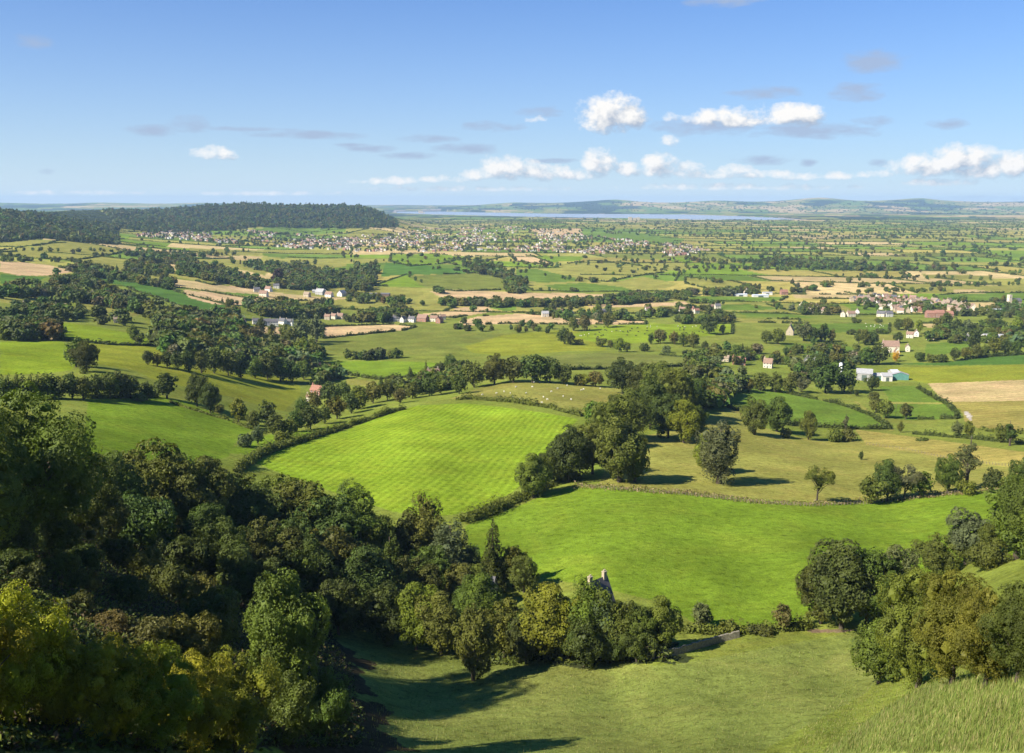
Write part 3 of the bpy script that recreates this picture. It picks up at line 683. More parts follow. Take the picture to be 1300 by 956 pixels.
grove('in the autumn thicket', [(22,930,208,B_,GO,.75),(88,935,175,O_,GO,1.05),(145,945,150,B_,GO,.9),(200,955,155,B_,YG,.9),(252,955,140,B_,GO,.85),(300,960,150,B_,YG,.85),(-28,930,190,B_,GO,.7)], 'autumn thicket')
grove('beside the autumn thicket', [(245,845,88,Bu,OG,.8),(190,835,70,Bu,RT,.8),(140,815,52,Bu,RT,.9),(275,815,95,Bu,OG,.7),(100,785,45,Bu,DG,.9),(415,935,95,B_,MG,.9),(372,950,110,B_,MG,.8)], NT)
grove('in the dark clump under the meadow', [(1042,792,92,B_,DG,.95),(1068,798,124,B_,DG,.95),(1100,796,112,B_,DG,.9),(1132,790,108,B_,GG,.8)], 'trees on the right of the meadow')
grove('among the spreading bank trees', [(1115,868,90,B_,OG,1.0),(1165,872,168,B_,OG,.85),(1208,868,160,B_,OG,.8),(1250,872,140,B_,OG,.8),(1290,866,140,B_,DG,.8),(1190,735,62,B_,OG,1.1)], 'trees on the right of the meadow')
grove('in the right edge group above the bank', [(1226,716,78,O_,GG,1.3),(1262,706,55,B_,OG),(1290,710,126,O_,MG,1.3),(1255,722,45,Bu,MG),(1325,715,140,B_,MG)], 'trees on the right of the meadow')
plant(890,797,38,O_,GG,'small grey green round tree at the foot of the bright meadow','small trees by the meadow hedge',1.3)
plant(993,800,40,O_,RT,'small rust tinged bushy tree in the hedge under the bright meadow','small trees by the meadow hedge',1.2)
plant(925,806,24,Bu,OG,'low olive bush by the stone wall','small trees by the meadow hedge',1.2); plant(966,805,15,Bu,DG,'low dark bush left of the rust tinged tree','small trees by the meadow hedge',1.8)
plant(1026,792,26,Ra,OG,'thin pale sapling beside the dark green trees','small trees by the meadow hedge')
grove('atop the bright meadow', [(677,632,64,O_,OG,1.3),(722,612,78,B_,DG,.95),(700,615,50,B_,DG),(752,602,72,B_,OG),(786,612,92,O_,OG,1.3),(806,612,70,O_,MG,1.1),(768,570,66,B_,OG,.9),(795,560,72,B_,MG),(755,540,34,B_,BG)], 'great trees around the sheep field')
grove('right of the sheep field', [(790,500,50,B_,DG,1.0),(816,508,52,B_,DG),(838,520,66,B_,MG,1.0),(856,535,74,B_,OG,.95),(825,545,70,B_,DG,.9),(848,556,62,B_,DG,.9),(868,562,62,O_,YG,1.25),(884,560,55,O_,OG,1.0),(872,530,58,B_,DG)], 'great trees around the sheep field')
grove('behind the sheep field', [(583,500,28,B_,MG),(602,492,36,B_,OG,1.1),(628,488,42,B_,OG,1.1),(652,486,36,B_,DG,1.1),(676,486,40,B_,DG,1.1),(698,486,36,B_,DG,1.1),(716,488,26,B_,DG),(736,489,18,Bu,OG),(756,491,22,B_,RT,1.1),(742,490,16,B_,YG)], 'great trees around the sheep field')
plant(912,614,92,Bi,GG,'tallest ragged grey green tree alone on the dry slope','trees on the dry slope',1.55); plant(899,600,62,O_,YG,'yellow green tree leaning on the tallest ragged tree','trees on the dry slope',1.1)
grove('of the leafy pair on the brow of the dry slope', [(958,552,52,O_,OG,1.15),(986,548,50,O_,MG,1.3)], 'trees on the dry slope')
plant(998,556,17,Bu,DG,'small dark round bush right of the leafy pair','trees on the dry slope',.8); plant(1026,558,42,O_,OG,'slender tree casting shadow on the brow of the dry slope','trees on the dry slope',.95)
grove('of the low thicket right of the slender tree', [(1060,561,23,Bu,OG,.8),(1076,560,22,Bu,MG,.8)], 'trees on the dry slope'); plant(1073,546,22,Ra,GG,'thin sapling behind the low thicket on the slope','trees on the dry slope',1.2)
plant(1037,636,52,Sp,OG,'crooked open branched tree alone at the meadow fence','trees on the dry slope',1.0)
plant(1093,584,13,O_,DG,'tiny lone bush tree on the dry slope left of the wire fence','trees on the dry slope',.9)
grove('beyond the meadow fence', [(1106,640,40,B_,OG,1.0),(1126,636,58,B_,DG,.9),(1148,634,52,Sp,GG,1.0),(1167,632,38,B_,OG),(1203,626,54,B_,MG,.85),(1228,628,24,Bu,BG,.9),(1258,626,36,B_,DG,.9)], 'trees beyond the meadow fence')
plant(1226,620,72,Ra,GG,'tall half dead tree with bare top behind the meadow fence','trees beyond the meadow fence',1.3)
grove('in the right edge above the meadow', [(1298,625,48,B_,MG,1.0),(1318,640,60,B_,OG)], 'trees beyond the meadow fence')
grove('at the pale crop corner', [(1215,554,22,O_,GG,1.2),(1229,556,26,O_,OG,1.0),(1282,566,34,Ra,DG,1.6),(1270,562,26,O_,OG,1.1)], 'small trees round the paddocks')
grove('along the farm paddock edge', [(1107,496,22,B_,DG),(1109,508,15,Bu,MG,.7),(1112,524,20,B_,OG),(1124,531,26,B_,OG),(1150,532,24,O_,DG,1.2),(1143,549,16,O_,OG),(1087,503,10,O_,DG,1.2),(1080,500,12,O_,OG,1.1)], 'small trees round the paddocks')
grove('around the farmyard', [(950,498,20,B_,OG),(965,496,26,B_,OG),(985,498,28,O_,OG,1.2),(1002,500,24,B_,OG),(1018,498,22,B_,GG),(1048,499,40,B_,DG,1.1),(1072,498,38,B_,DG,1.0),(1030,478,22,B_,DG),(1042,472,28,B_,DG),(1060,468,24,B_,OG),(1028,470,22,O_,MG),(1100,463,25,B_,MG),(1116,463,30,B_,DG,1.0)], 'trees round the grey barns')
plant(1137,459,15,O_,'golden yellow','small brilliant golden yellow tree at the end of the lawn','trees round the grey barns',1.3)
grove('above the pale crop field', [(1168,459,16,Bu,DG,.8),(1182,460,15,Bu,OG,.8),(1196,460,14,Bu,DG,.8),(1212,458,18,B_,DG),(1226,456,17,B_,OG),(1240,455,20,B_,MG),(1235,447,36,O_,DG,.9),(1262,450,24,B_,OG),(1276,450,22,B_,DG),(1290,450,20,B_,MG),(1250,452,16,B_,OG)], 'trees above the crop field')
grove('of the dark pair left of the lower bright field', [(97,466,40,O_,OG,1.25),(110,472,42,B_,DG,.95)], 'trees between the left fields')
grove('closing the lower left field', [(75,506,30,B_,DG),(92,506,36,B_,DG),(106,508,34,O_,MG),(122,506,34,B_,DG),(140,506,36,B_,OG),(153,506,38,B_,DG),(166,506,32,B_,OG),(187,508,26,B_,DG),(178,510,16,Bu,MG)], 'trees between the left fields')
grove('in the conifer plantation', [(2,508,36,Co,OG,1.5),(12,508,34,Co,MG,1.5),(22,507,35,Co,OG,1.5),(31,507,34,Co,DG,1.5),(41,507,34,Co,OG,1.5),(50,506,34,Co,MG,1.5),(60,506,36,Co,OG,1.5),(68,506,34,Co,DG,1.5)], 'trees between the left fields')
grove('along the left pasture fence', [(212,506,40,O_,DG,1.3),(250,516,46,B_,DG,.9),(267,524,42,B_,DG,.85),(303,537,38,O_,YG,1.1),(341,541,36,O_,DG,1.2),(322,543,24,B_,OG),(278,524,14,Bu,OG)], 'trees between the left fields')
grove('in the dip beyond the striped field', [(312,567,22,Bu,GG,.9),(328,564,26,B_,GG),(350,556,34,B_,DG),(368,556,28,B_,OG),(358,562,20,Bu,OG),(376,548,30,B_,DG),(394,545,34,B_,DG),(412,538,26,B_,MG),(428,532,32,B_,OG),(446,525,30,B_,DG),(400,520,26,B_,OG),(420,515,34,B_,DG),(438,508,26,B_,MG),(455,520,34,B_,OG),(474,512,30,B_,OG),(492,508,28,B_,MG),(508,512,22,B_,RT),(524,506,24,B_,OG),(545,503,26,B_,DG),(560,500,24,B_,OG),(384,528,26,B_,MG)], 'trees of the valley bottom')
grove('beside the round roofed barn', [(484,492,15,Co,DG,1.2),(490,493,16,Co,DG,1.2),(500,490,15,B_,OG),(521,482,18,Co,DG,1.2),(541,478,22,Co,OG,.8),(556,480,14,B_,DG),(560,474,16,B_,DG),(572,470,22,B_,MG)], 'trees of the valley bottom')
grove('in the dark wood above the left pasture', [(188,463,20,B_,DG),(200,465,18,B_,OG),(212,466,22,B_,DG),(226,470,26,B_,DG),(240,472,30,O_,DG),(256,474,34,O_,OG),(272,474,36,B_,DG),(290,477,34,B_,OG),(306,480,38,O_,DG),(324,480,28,B_,OG),(340,482,38,B_,OG),(356,484,34,B_,MG),(372,486,30,B_,DG),(386,482,28,B_,OG),(350,470,34,B_,OG),(310,466,36,O_,MG),(280,462,34,O_,YG),(262,458,38,B_,OG)], 'trees of the valley wood')
plant(244,440,24,B_,DP,'dark purple copper coloured tree in the valley wood','trees of the valley wood',.9); plant(354,360,22,O_,DP,'large dark purple copper coloured tree below the long wood','trees of the valley wood',1.3)
grove('near the white terrace', [(383,436,40,O_,GG,1.1),(402,434,38,O_,GG,1.0),(332,424,24,O_,DG,.9),(345,424,14,B_,DG),(290,396,20,O_,OG,.7),(370,446,34,B_,OG),(385,456,30,B_,YG),(400,460,26,B_,OG),(345,446,30,B_,OG),(325,440,30,B_,RT)], 'trees of the valley wood')
grove('of the two trees on the narrow bright field', [(170,432,22,O_,OG,1.2),(177,438,14,B_,DG,1.1)], 'trees between the left fields')
grove('left of the cow pasture', [(716,437,24,B_,DG),(724,438,18,B_,DG),(735,438,10,Bu,DG),(728,420,20,B_,OG),(742,420,22,B_,RT),(772,416,20,B_,OG),(758,400,16,B_,YG)], 'trees round the cow pasture')
grove('below the cow pasture', [(762,440,16,Bu,OG,.8),(775,442,12,B_,OG),(786,447,20,B_,YG,.9),(796,447,14,B_,OG),(818,446,14,Bu,DG,.8),(826,437,16,O_,DG),(838,436,20,B_,RT),(846,448,12,Bu,GG,.9),(856,437,18,B_,RT),(868,440,20,B_,OG),(880,442,22,B_,OG),(895,446,14,B_,DG)], 'trees round the cow pasture')
grove('behind the gabled cottages', [(900,424,26,B_,DG,1.1),(917,424,14,O_,DG),(935,452,20,Bu,OG,.7),(950,450,14,Bu,OG,.8),(973,436,18,B_,OG),(988,437,22,B_,OG),(1020,433,28,B_,GG,1.0),(1042,434,24,Po,DG,1.6),(1047,434,26,Po,DG,1.6),(1033,434,20,B_,DG),(1056,434,18,O_,RT),(1040,456,18,O_,OG),(1010,452,18,O_,OG)], 'trees round the cottages')
plant(885,459,8,Bu,OG,'small olive bush alone on the hummocky green field','trees round the cottages',1.1)
plant(1291,424,26,O_,YG,'tall yellow green tree right of the farm with the large roof','trees round the village',.95)
grove('in front of the village', [(1140,419,16,B_,DG),(1152,420,18,B_,OG),(1166,424,22,O_,YG,.8),(1200,416,22,B_,OG),(1214,424,22,B_,DG),(1228,424,20,B_,GG),(1258,420,18,B_,DG),(1268,422,20,B_,DG),(1190,428,18,B_,OG),(1140,436,16,B_,DG),(1098,438,22,B_,OG),(1108,438,20,B_,DG),(1090,436,20,O_,DG)], 'trees round the village')
print('individual trees', NTREE)
# ------------------------------------------------------------------ hedges
for key, hed, phrase, pts in FIELDS:
    if hed: hedge(pts, f'dark field hedge around {phrase}', 2.6, 2.6, closed=True, gaps=.12)
HN = 'hedges of the near fields'
hedge([(572,508),(600,507),(650,511),(698,518),(738,529)], 'thick clipped hedge between the striped field and the sheep field', 3.2, 3.0, 'olive green', group=HN, gaps=0)
hedge([(300,600),(330,579),(362,567),(380,562),(430,546),(470,533),(500,523),(535,515),(575,509)], 'long untrimmed hedge along the left of the striped field', 3.2, 3.0, 'olive green', group=HN, gaps=0)
hedge([(588,664),(620,654),(650,640),(680,626),(702,614),(735,606)], 'bushy double hedge between the striped field and the bright meadow', 5, 3.2, 'olive green', group=HN, gaps=0)
hedge([(850,800),(880,803),(930,805),(990,801),(1030,797)], 'ragged low hedge along the foot of the bright meadow', 2.4, 1.8, 'olive green', group=HN)
hedge([(1068,545),(1085,544),(1130,549),(1180,553),(1230,557),(1290,563),(1320,566)], 'long straight hedge across the foot of the farm paddocks', 2.2, 2.0, group=HN, gaps=.03)
hedge([(1162,484),(1172,496),(1184,505),(1200,512),(1214,520),(1220,532),(1236,544),(1262,549),(1320,552)], 'winding hedge along the edge of the pale crop field', 2.6, 2.4, 'olive green', group=HN)
hedge([(948,493),(965,497),(1000,504),(1040,510),(1080,516)], 'broken hedge across the green paddocks by the cottages', 2.4, 2.0, 'olive green', group=HN, gaps=.25)
hedge([(1120,531),(1180,534)], 'short dark hedge under the farm paddock tree', 2, 1.6, group=HN); hedge([(1190,533),(1212,532)], 'short dark hedge stub in the paddock corner', 2, 1.8, group=HN)
hedge([(1135,487),(1165,487)], 'short clipped hedge in front of the grey barns', 2, 1.6, group=HN)
hedge([(1140,460),(1170,459),(1205,460),(1245,454),(1320,449)], 'bushy hedge along the top of the right hand crop', 3.5, 3.5, group=HN)
hedge([(918,515),(925,502),(935,495),(948,488),(958,482)], 'dark hedge climbing beside the lane below the cottages', 4, 4, group=HN)
hedge([(1157,558),(1175,560)], 'low oblong bramble patch on the dry slope', 5, 1.6, 'dark green', group=HN)
hedge([(440,487),(480,481),(520,479)], 'thin hedge left of the round roofed barn', 2.5, 2.2, group=HN)
hedge([(85,440),(100,462),(106,475)], 'short hedge beside the dark pair of trees', 2.5, 2.5, 'olive green', group=HN)
hedge([(112,506),(160,505),(200,504)], 'dark hedge along the foot of the left tree row', 3, 3, group=HN, gaps=0)
hedge([(200,505),(230,516),(262,526),(290,534),(318,545)], 'thin hedge under the trees along the left pasture', 1.6, 1.3, 'olive green', group=HN)
hedge([(132,437),(150,439)], 'small dark thicket on the narrow bright field', 4, 2.4, group=HN)
# ------------------------------------------------------------------ far woods, copses and hedgerow trees (one mass nobody would count)
HW = []
fill_wood(WOODFLOOR[0], 1300, (10,20), ymax=4000); fill_wood(WOODFLOOR[1], 3200, (10,21), ymax=7000); 
for q in np.linspace(0,1,60): far_pts([0+150*q],[273-2*math.sin(q*3)],(9,13), ymax=4000)
build_far('hill_woodland', FAR, 'dark unbroken woodland over the hills on the left'); FAR.clear()
WOODS = [ ([(0,372),(40,362),(95,362),(150,376),(205,393),(195,402),(130,390),(60,379),(0,379)],230,(11,17)), ([(60,350),(105,348),(150,362),(120,370),(70,362)],60,(12,17)),
 ([(0,410),(0,392),(30,384),(80,385),(100,396),(140,402),(185,412),(195,420),(150,416),(100,408),(40,408)],70,(9,15)), ([(0,434),(8,420),(45,416),(72,424),(74,433)],60,(10,16)),
 ([(85,345),(100,338),(160,345),(222,362),(215,368),(160,358),(110,352)],70,(10,16)), ([(150,330),(220,337),(300,352),(355,364),(340,370),(300,364),(220,348),(160,340)],150,(10,16)),
 ([(165,316),(240,326),(262,332),(318,347),(300,352),(230,338),(190,330)],110,(10,16)), ([(262,326),(350,330),(400,338),(440,345),(445,364),(400,370),(350,366),(352,350),(316,340)],260,(10,17)),
 ([(300,392),(380,387),(420,397),(420,404),(350,404),(305,400)],70,(12,18)), ([(200,412),(230,403),(300,404),(318,424),(400,432),(414,452),(388,478),(300,470),(230,458),(205,448)],260,(12,20)),
 ([(195,398),(230,400),(285,404),(290,420),(240,425),(200,415)],110,(12,18)), ([(160,318),(215,320),(300,318),(300,324),(220,330),(160,326)],90,(10,15)),
 ([(436,400),(480,388),(530,392),(545,402),(500,410),(436,410)],80,(10,17)), ([(575,326),(602,330),(640,338),(668,352),(668,374),(642,372),(640,356),(600,345)],150,(11,17)),
 ([(550,386),(620,386),(700,386),(742,384),(800,378),(870,376),(870,382),(742,390),(620,391)],170,(10,16)), ([(870,372),(960,370),(960,375),(870,378)],50,(10,15)),
 ([(950,330),(1000,326),(1100,336),(1215,338),(1215,344),(1100,344),(960,338)],260,(11,17)), ([(860,474),(880,440),(960,448),(1010,452),(1000,462),(930,464),(885,482)],70,(7,13)),
 ([(1140,425),(1200,412),(1310,408),(1310,444),(1240,438),(1180,434)],90,(9,15)), ([(1000,466),(1060,456),(1100,458),(1100,466),(1060,470),(1010,474)],50,(8,14)),
 ([(862,530),(880,492),(920,474),(958,474),(950,484),(930,502),(905,520)],90,(8,15)), ([(990,440),(1060,436),(1090,440),(1090,446),(1040,452),(1000,450)],22,(7,12)),
 ([(440,366),(470,372),(530,376),(545,388),(480,388),(440,384)],36,(9,15)), ([(440,338),(480,330),(484,350),(460,368),(440,364)],60,(11,17)),
 ([(560,410),(700,414),(720,424),(560,420)],18,(8,13)), ([(640,396),(700,390),(760,392),(800,400),(720,408)],24,(9,14)), ([(860,400),(930,398),(930,410),(860,412)],40,(9,14)),
 ([(1010,384),(1060,384),(1075,396),(1020,402)],30,(9,14)), ([(1085,376),(1160,376),(1240,384),(1240,404),(1160,398),(1090,394)],70,(8,13)), ([(1240,384),(1310,380),(1310,408),(1240,402)],55,(9,14)),
 ([(500,500),(580,476),(600,472),(580,492),(520,506)],40,(8,14)), ([(395,470),(410,462),(440,470),(430,482),(400,490)],26,(8,13)), ([(760,392),(900,386),(905,394),(800,408),(745,410)],48,(9,15)), ([(440,350),(470,330),(484,345),(470,372),(440,372)],50,(11,18)), ([(380,330),(440,345),(445,362),(400,366),(360,350)],70,(11,18)), ([(330,380),(430,388),(430,402),(320,400)],60,(12,18)), ([(185,400),(235,404),(300,402),(300,416),(220,420)],70,(12,18)), ([(225,330),(300,346),(345,356),(345,364),(290,358),(225,344)],70,(11,17)) ]
for poly, n_, h_ in WOODS: fill_belt(poly, int(n_*1.1), h_)
r_ = np.random.default_rng(5)
LINES = [([(560,388),(700,388),(760,388),(870,380)],26,(12,17)),([(870,352),(960,368),(1010,372),(1090,356)],40,(10,15)),([(440,456),(470,456),(505,455)],18,(8,14)),([(0,318),(160,320)],16,(8,12)),([(0,331),(100,333)],20,(8,13)),
 ([(95,340),(150,344),(220,352)],22,(9,14)),([(660,345),(735,357),(800,360),(870,348)],16,(8,13)),([(700,338),(790,335),(850,346)],8,(8,12)),([(870,340),(1000,344)],26,(10,15)),([(870,330),(960,334)],30,(10,15)),
 ([(1085,410),(1130,410)],6,(6,9)),([(880,385),(990,393)],9,(7,12)),([(1090,352),(1300,356)],30,(8,13)),([(1090,364),(1300,362)],40,(8,13)),([(1090,372),(1200,370)],16,(8,13)),([(500,335),(600,346)],9,(8,13)),
 ([(520,350),(545,366),(560,372)],9,(9,14)),([(700,300),(870,312)],20,(8,12)),([(320,298),(440,296)],20,(8,12)),([(870,452),(960,456)],9,(5,8)),([(1085,424),(1135,424)],7,(6,9)),([(960,482),(1040,484)],8,(6,10)),([(280,384),(330,392)],6,(7,10))]
for pts, n_, h_ in LINES:
    P = dens(pts, False, 4.); k = r_.integers(0, len(P), n_); q = P[k]+r_.normal(size=(n_,2))*(2.0,.7); far_pts(q[:,0], q[:,1], h_)
# trees scattered through the town and along the lattice hedges of the plain
build_far('copses', FAR, 'countless small trees in copses and hedgerows of the vale'); FAR.clear()
TOWNP = [(425,306),(470,298),(560,290),(640,287),(720,294),(780,303),(870,311),(905,318),(860,326),(760,323),(640,319),(520,320),(440,320)]
TOWN2 = [(165,300),(230,291),(320,293),(440,302),(440,319),(330,313),(250,306)]
fill_wood(TOWNP, 1100, (7,12)); fill_wood(TOWN2, 480, (7,12)); fill_wood([(600,274),(1000,281),(1300,278),(1300,300),(1000,306),(870,302),(600,288),(500,284)], 1000, (9,15))
fill_wood([(870,300),(1310,296),(1310,352),(1000,345),(870,335)], 330, (9,15)); fill_wood([(440,322),(600,325),(860,326),(1000,340),(900,350),(600,340),(440,335)], 120, (8,13)); fill_wood([(520,264),(800,256),(1300,256),(1300,274),(1000,270),(520,267)], 900, (12,20), w=2.2)
FCUR = [F[:, :2] for F in FPOLY]
SK = r_.random(len(LHEDGE)); hv, hf, hc = [], [], []; hb = 0
tpx, tpy = project(*np.array([( (a[0]+b[0])/2, (a[1]+b[1])/2, 0) for a, b in LHEDGE]).T[:2], hgt(*np.array([((a[0]+b[0])/2, (a[1]+b[1])/2) for a, b in LHEDGE]).T))
for k, (a, b) in enumerate(LHEDGE):
    mx, my = (a[0]+b[0])/2, (a[1]+b[1])/2
    if SK[k] < .25 or not -80 < tpx[k] < 1380: continue
    q = np.array([[mx]]), np.array([[my]])
    if any(inpoly(q[0], q[1], F)[0,0] for F in FCUR): continue
    P = densW(np.array([(*a,0.), (*b,0.)]), 25.); P[:,2] = hgt(P[:,0], P[:,1])
    g_ = hedge_geo(P, 2.6, 2.2, max(2.0, my*.0009), r_, TINT['mid green'])
    if g_: hv.append(g_[0]); hf.append(g_[1]+hb); hc.append(g_[2]); hb += len(g_[0])
    for t in r_.random(int(r_.integers(0, 5 if my < 6000 else 3))):
        x, y = a[0]+(b[0]-a[0])*t, a[1]+(b[1]-a[1])*t; far_tree((x, y, float(hgt(x, y))), far_rng.uniform(7,14))
tag(link('far_hedges', mk_mesh('far_hedges', np.concatenate(hv), [np.concatenate(hf)], M['leafstuff'], np.concatenate(hc))), 'fine net of dark hedges over the distant plain', None, None, 'stuff')
build_far('distant_trees', FAR, 'countless distant trees on the plain, in the town and beyond the river'); FAR.clear()
# ------------------------------------------------------------------ rough growth
def scatter_leaves(name, poly, n, s, hmax, tints, label, ymax=400):
    P = np.array(poly, float); lo, hi_ = P.min(0), P.max(0); r = np.random.default_rng(n)
    q = r.uniform(lo, hi_, (n*3,2)); q = q[inpoly(q[:,0], q[:,1], P)][:n]; H = hit(q[:,0], q[:,1]); H = H[H[:,1] < ymax]; k = len(H)
    cl = fbm(H[:,0]/6, H[:,1]/6, 3, 77); P3 = H+np.stack([r.normal(size=k)*.5, r.normal(size=k)*.5, r.uniform(0,1,k)*hmax*np.clip(cl*2-.35,.1,1.4)], 1)
    Nn = unit(r.normal(size=(k,3))+np.array([0,0,.8])); V, F = leaf_quads(P3, Nn, s, r, .5)
    tt = np.array([TINT.get(t, t) for t in tints]); C = np.repeat(tt[r.integers(0, len(tt), k)]*r.uniform(.7,1.3,(k,1)), 4, 0)
    return tag(link(name, mk_mesh(name, V, [F], M['leafstuff'], C)), label, None, None, 'stuff')
scatter_leaves('bracken', [(-40,690),(60,680),(140,640),(270,660),(330,740),(420,800),(450,870),(460,950),(-40,956)], 70000, .24, 2.4, [DG,DG,OG,MG,(.07,.048,.018),(.04,.05,.012)], 'dark bracken and brambles filling the shaded hollow')
scatter_leaves('rough_verge', [(730,614),(870,622),(960,634),(1030,638),(1150,630),(1230,620),(1300,614),(1300,622),(1230,628),(1150,636),(1030,643),(960,640),(870,629),(730,620)], 5000, .36, .9, ['pale straw',(.20,.15,.06),OG], 'pale strip of rough dry grass between meadow and dry slope', 600)
scatter_leaves('thicket_undergrowth', [(380,745),(600,800),(760,818),(850,815),(850,842),(620,846),(520,815),(400,790)], 9000, .4, 2.2, [DG,DG,OG], 'dark undergrowth below the lower tree row')
def blades(name, poly, n, h, label):
    P = np.array(poly, float); lo, hi_ = P.min(0), P.max(0); r = np.random.default_rng(n); q = r.uniform(lo, hi_, (n*4,2)); q = q[inpoly(q[:,0], q[:,1], P)][:n]
    H = hit(q[:,0], q[:,1]); H = H[H[:,1] < 260]; k = len(H); hh = h*r.uniform(.45,1.25,k)*(.6+.8*fbm(H[:,0]/3, H[:,1]/3, 2, 3)); a = r.uniform(0,6.28,k); w = .006+H[:,1]*.0002
    d = np.stack([np.cos(a)*w, np.sin(a)*w, 0*a], 1); lean = np.stack([r.normal(.12,.16,k)*hh, r.normal(0,.12,k)*hh, hh], 1)
    V = np.stack([H-d, H+d, H+lean*.6+d*.6, H+lean, H+lean*.6-d*.6], 1).reshape(-1,3); F = np.arange(5*k).reshape(-1,5)
    C = np.repeat(np.array([(.17,.19,.045),(.26,.24,.09),(.14,.18,.035),(.12,.17,.03)])[r.integers(0,4,k)]*r.uniform(.8,1.2,(k,1)), 5, 0)
    return tag(link(name, mk_mesh(name, V, [F], M['leafstuff'], C)), label, None, None, 'stuff')
blades('long_grass', [(1060,880),(1180,855),(1240,840),(1360,820),(1400,956),(1000,956)], 20000, .34, 'tall seeding grass on the near bank at the lower right')
blades('meadow_grass', [(470,830),(620,850),(850,845),(1000,820),(1090,830),(1090,960),(470,960)], 9000, .45, 'rough tussocky grass on the slope at the bottom')
# ------------------------------------------------------------------ buildings
HP = {}
def house_meshes(w, d, h, roof, wall, rf, chim, nwin, nfl=2, xdoor=0.):
    """gable-ended house: ridge along x; front at -y"""
    k = (w,d,h,roof,wall,rf,chim,nwin,nfl)
    if k in HP: return HP[k]
    mb = MB(); mb.v = [(-w/2,-d/2,-1.5),(w/2,-d/2,-1.5),(w/2,d/2,-1.5),(-w/2,d/2,-1.5),(-w/2,-d/2,h),(w/2,-d/2,h),(w/2,d/2,h),(-w/2,d/2,h),(-w/2,0,h+roof),(w/2,0,h+roof)]
    mb.f = [(0,1,5,4),(2,3,7,6),(1,2,6,9,5),(3,0,4,8,7)]
    wallm = mb.mesh('house_wall', M['w_'+wall]); rb = MB(); o = .35; sl = roof/(d/2); t = .22
    for s in (-1,1):
        y1 = s*(d/2+o); z1 = h-o*sl
        rb.add([(-w/2-o,y1,z1+.03),(w/2+o,y1,z1+.03),(w/2+o,0,h+roof+.03),(-w/2-o,0,h+roof+.03),(-w/2-o,y1,z1+t),(w/2+o,y1,z1+t),(w/2+o,0,h+roof+t),(-w/2-o,0,h+roof+t)],
               [(0,1,2,3),(4,7,6,5),(0,4,5,1),(1,5,6,2),(3,7,4,0)])
    roofm = rb.mesh('house_roof', M['r_'+rf]); ch = []
    for i in range(chim):
        cb = MB(); x = (w/2-.7)*(1 if i else -1); cb.box(x-.45,x+.45,-.35,.35,h+roof-.6,h+roof+1.3); cb.box(x-.52,x+.52,-.42,.42,h+roof+1.3,h+roof+1.45)
        cb.tube([(x-.2,0,h+roof+1.44),(x-.2,0,h+roof+1.85)],[.13,.11],6); cb.tube([(x+.2,0,h+roof+1.44),(x+.2,0,h+roof+1.85)],[.13,.11],6)
        ch.append(cb.mesh('chimney', M['w_brick' if wall == 'brick' or rf == 'redtile' else 'w_stone']))
    wins = []
    for fl in range(nfl):
        z = .9+fl*2.6
        if z+1.2 > h: break
        for i in range(nwin):
            x = -w/2+w*(i+.5)/nwin
            if fl == 0 and i == nwin//2: continue
            for s in (-1,1):
                f = MB(); f.box(x-.55,x+.55,s*(d/2)-.05,s*(d/2)+.05,z,z+1.2); p = MB(); p.box(x-.45,x+.45,s*(d/2+.02)-.05,s*(d/2+.02)+.05,z+.1,z+1.1); wins.append((f.mesh('window_frame', M['white']), p.mesh('window_pane', M['glass'])))
        for s in (-1,1):
            f = MB(); f.box(s*(w/2)-.05,s*(w/2)+.05,-.5,.5,z,z+1.2); p = MB(); p.box(s*(w/2+.02)-.05,s*(w/2+.02)+.05,-.4,.4,z+.1,z+1.1); wins.append((f.mesh('window_frame', M['white']), p.mesh('window_pane', M['glass'])))
    db = MB(); x = -w/2+w*(nwin//2+.5)/max(nwin,1); db.box(x-.5,x+.5,-d/2-.05,-d/2+.04,0,2.05)
    HP[k] = (wallm, roofm, ch, wins, db.mesh('house_door', M['door'])); return HP[k]
def house(px, pyb, wpx, wall, rf, label, group, rz=None, d=.62, hh=None, roof=.34, chim=1, nwin=3, parts=True, name='house', nfl=2, cat='house'):
    p = hit1(px, pyb); dep = depth_of(p[1], p[2]); w = max(4., round(wpx*dep/FPX, 0)); D = round(w*d, 0); h = hh if hh else (5.0 if w > 7 else 4.0)
    e = link(name, None, None, (p[0], p[1], p[2]), rz if rz is not None else random.choice((-.5,-.25,.15,.4,1.2))); tag(e, label, cat, group)
    wm_, rm_, ch, wins, door = house_meshes(w, D, h, round(D*roof/.7+.4,1), wall, rf, chim, nwin, nfl)
    link('wall', wm_, e); r_o = link('roof', rm_, e)
    for c in ch: link('chimney', c, r_o)
    if parts:
        link('door', door, e)
        for f, pn in wins: fo = link('window', f, e); link('pane', pn, fo)
    return e
def row(phrase, items, group, **kw):
    items = sorted(items, key=lambda t: t[0]); n = len(items); W_ = {'stone':'honey stone','cream':'cream','white':'white','brick':'red brick','grey':'grey'}; R_ = {'slate':'dark slate','tile':'brown tiled','stone_tile':'stone tiled','palegrey':'pale grey','redtile':'red tiled','sheet':'metal'}
    for i, it in enumerate(items):
        px, pyb, w, wall, rf = it[:5]; k2 = dict(kw); k2.update(it[5] if len(it) > 5 else {})
        pos = '' if n == 1 else 'leftmost ' if i == 0 else 'rightmost ' if i == n-1 else ordinal(i+1)+' from the left '
        house(px, pyb, w, wall, rf, f'{W_[wall]} house, {R_[rf]} roof, {pos}{phrase}' if n > 1 else f'{W_[wall]} house with {R_[rf]} roof {phrase}', group, **k2)
house(757,806,32,'stone','slate','stone house with steep slate roof and tall chimney among the lower trees','houses among the foreground trees',rz=.75,d=.85,roof=.68,hh=7.5,chim=2)
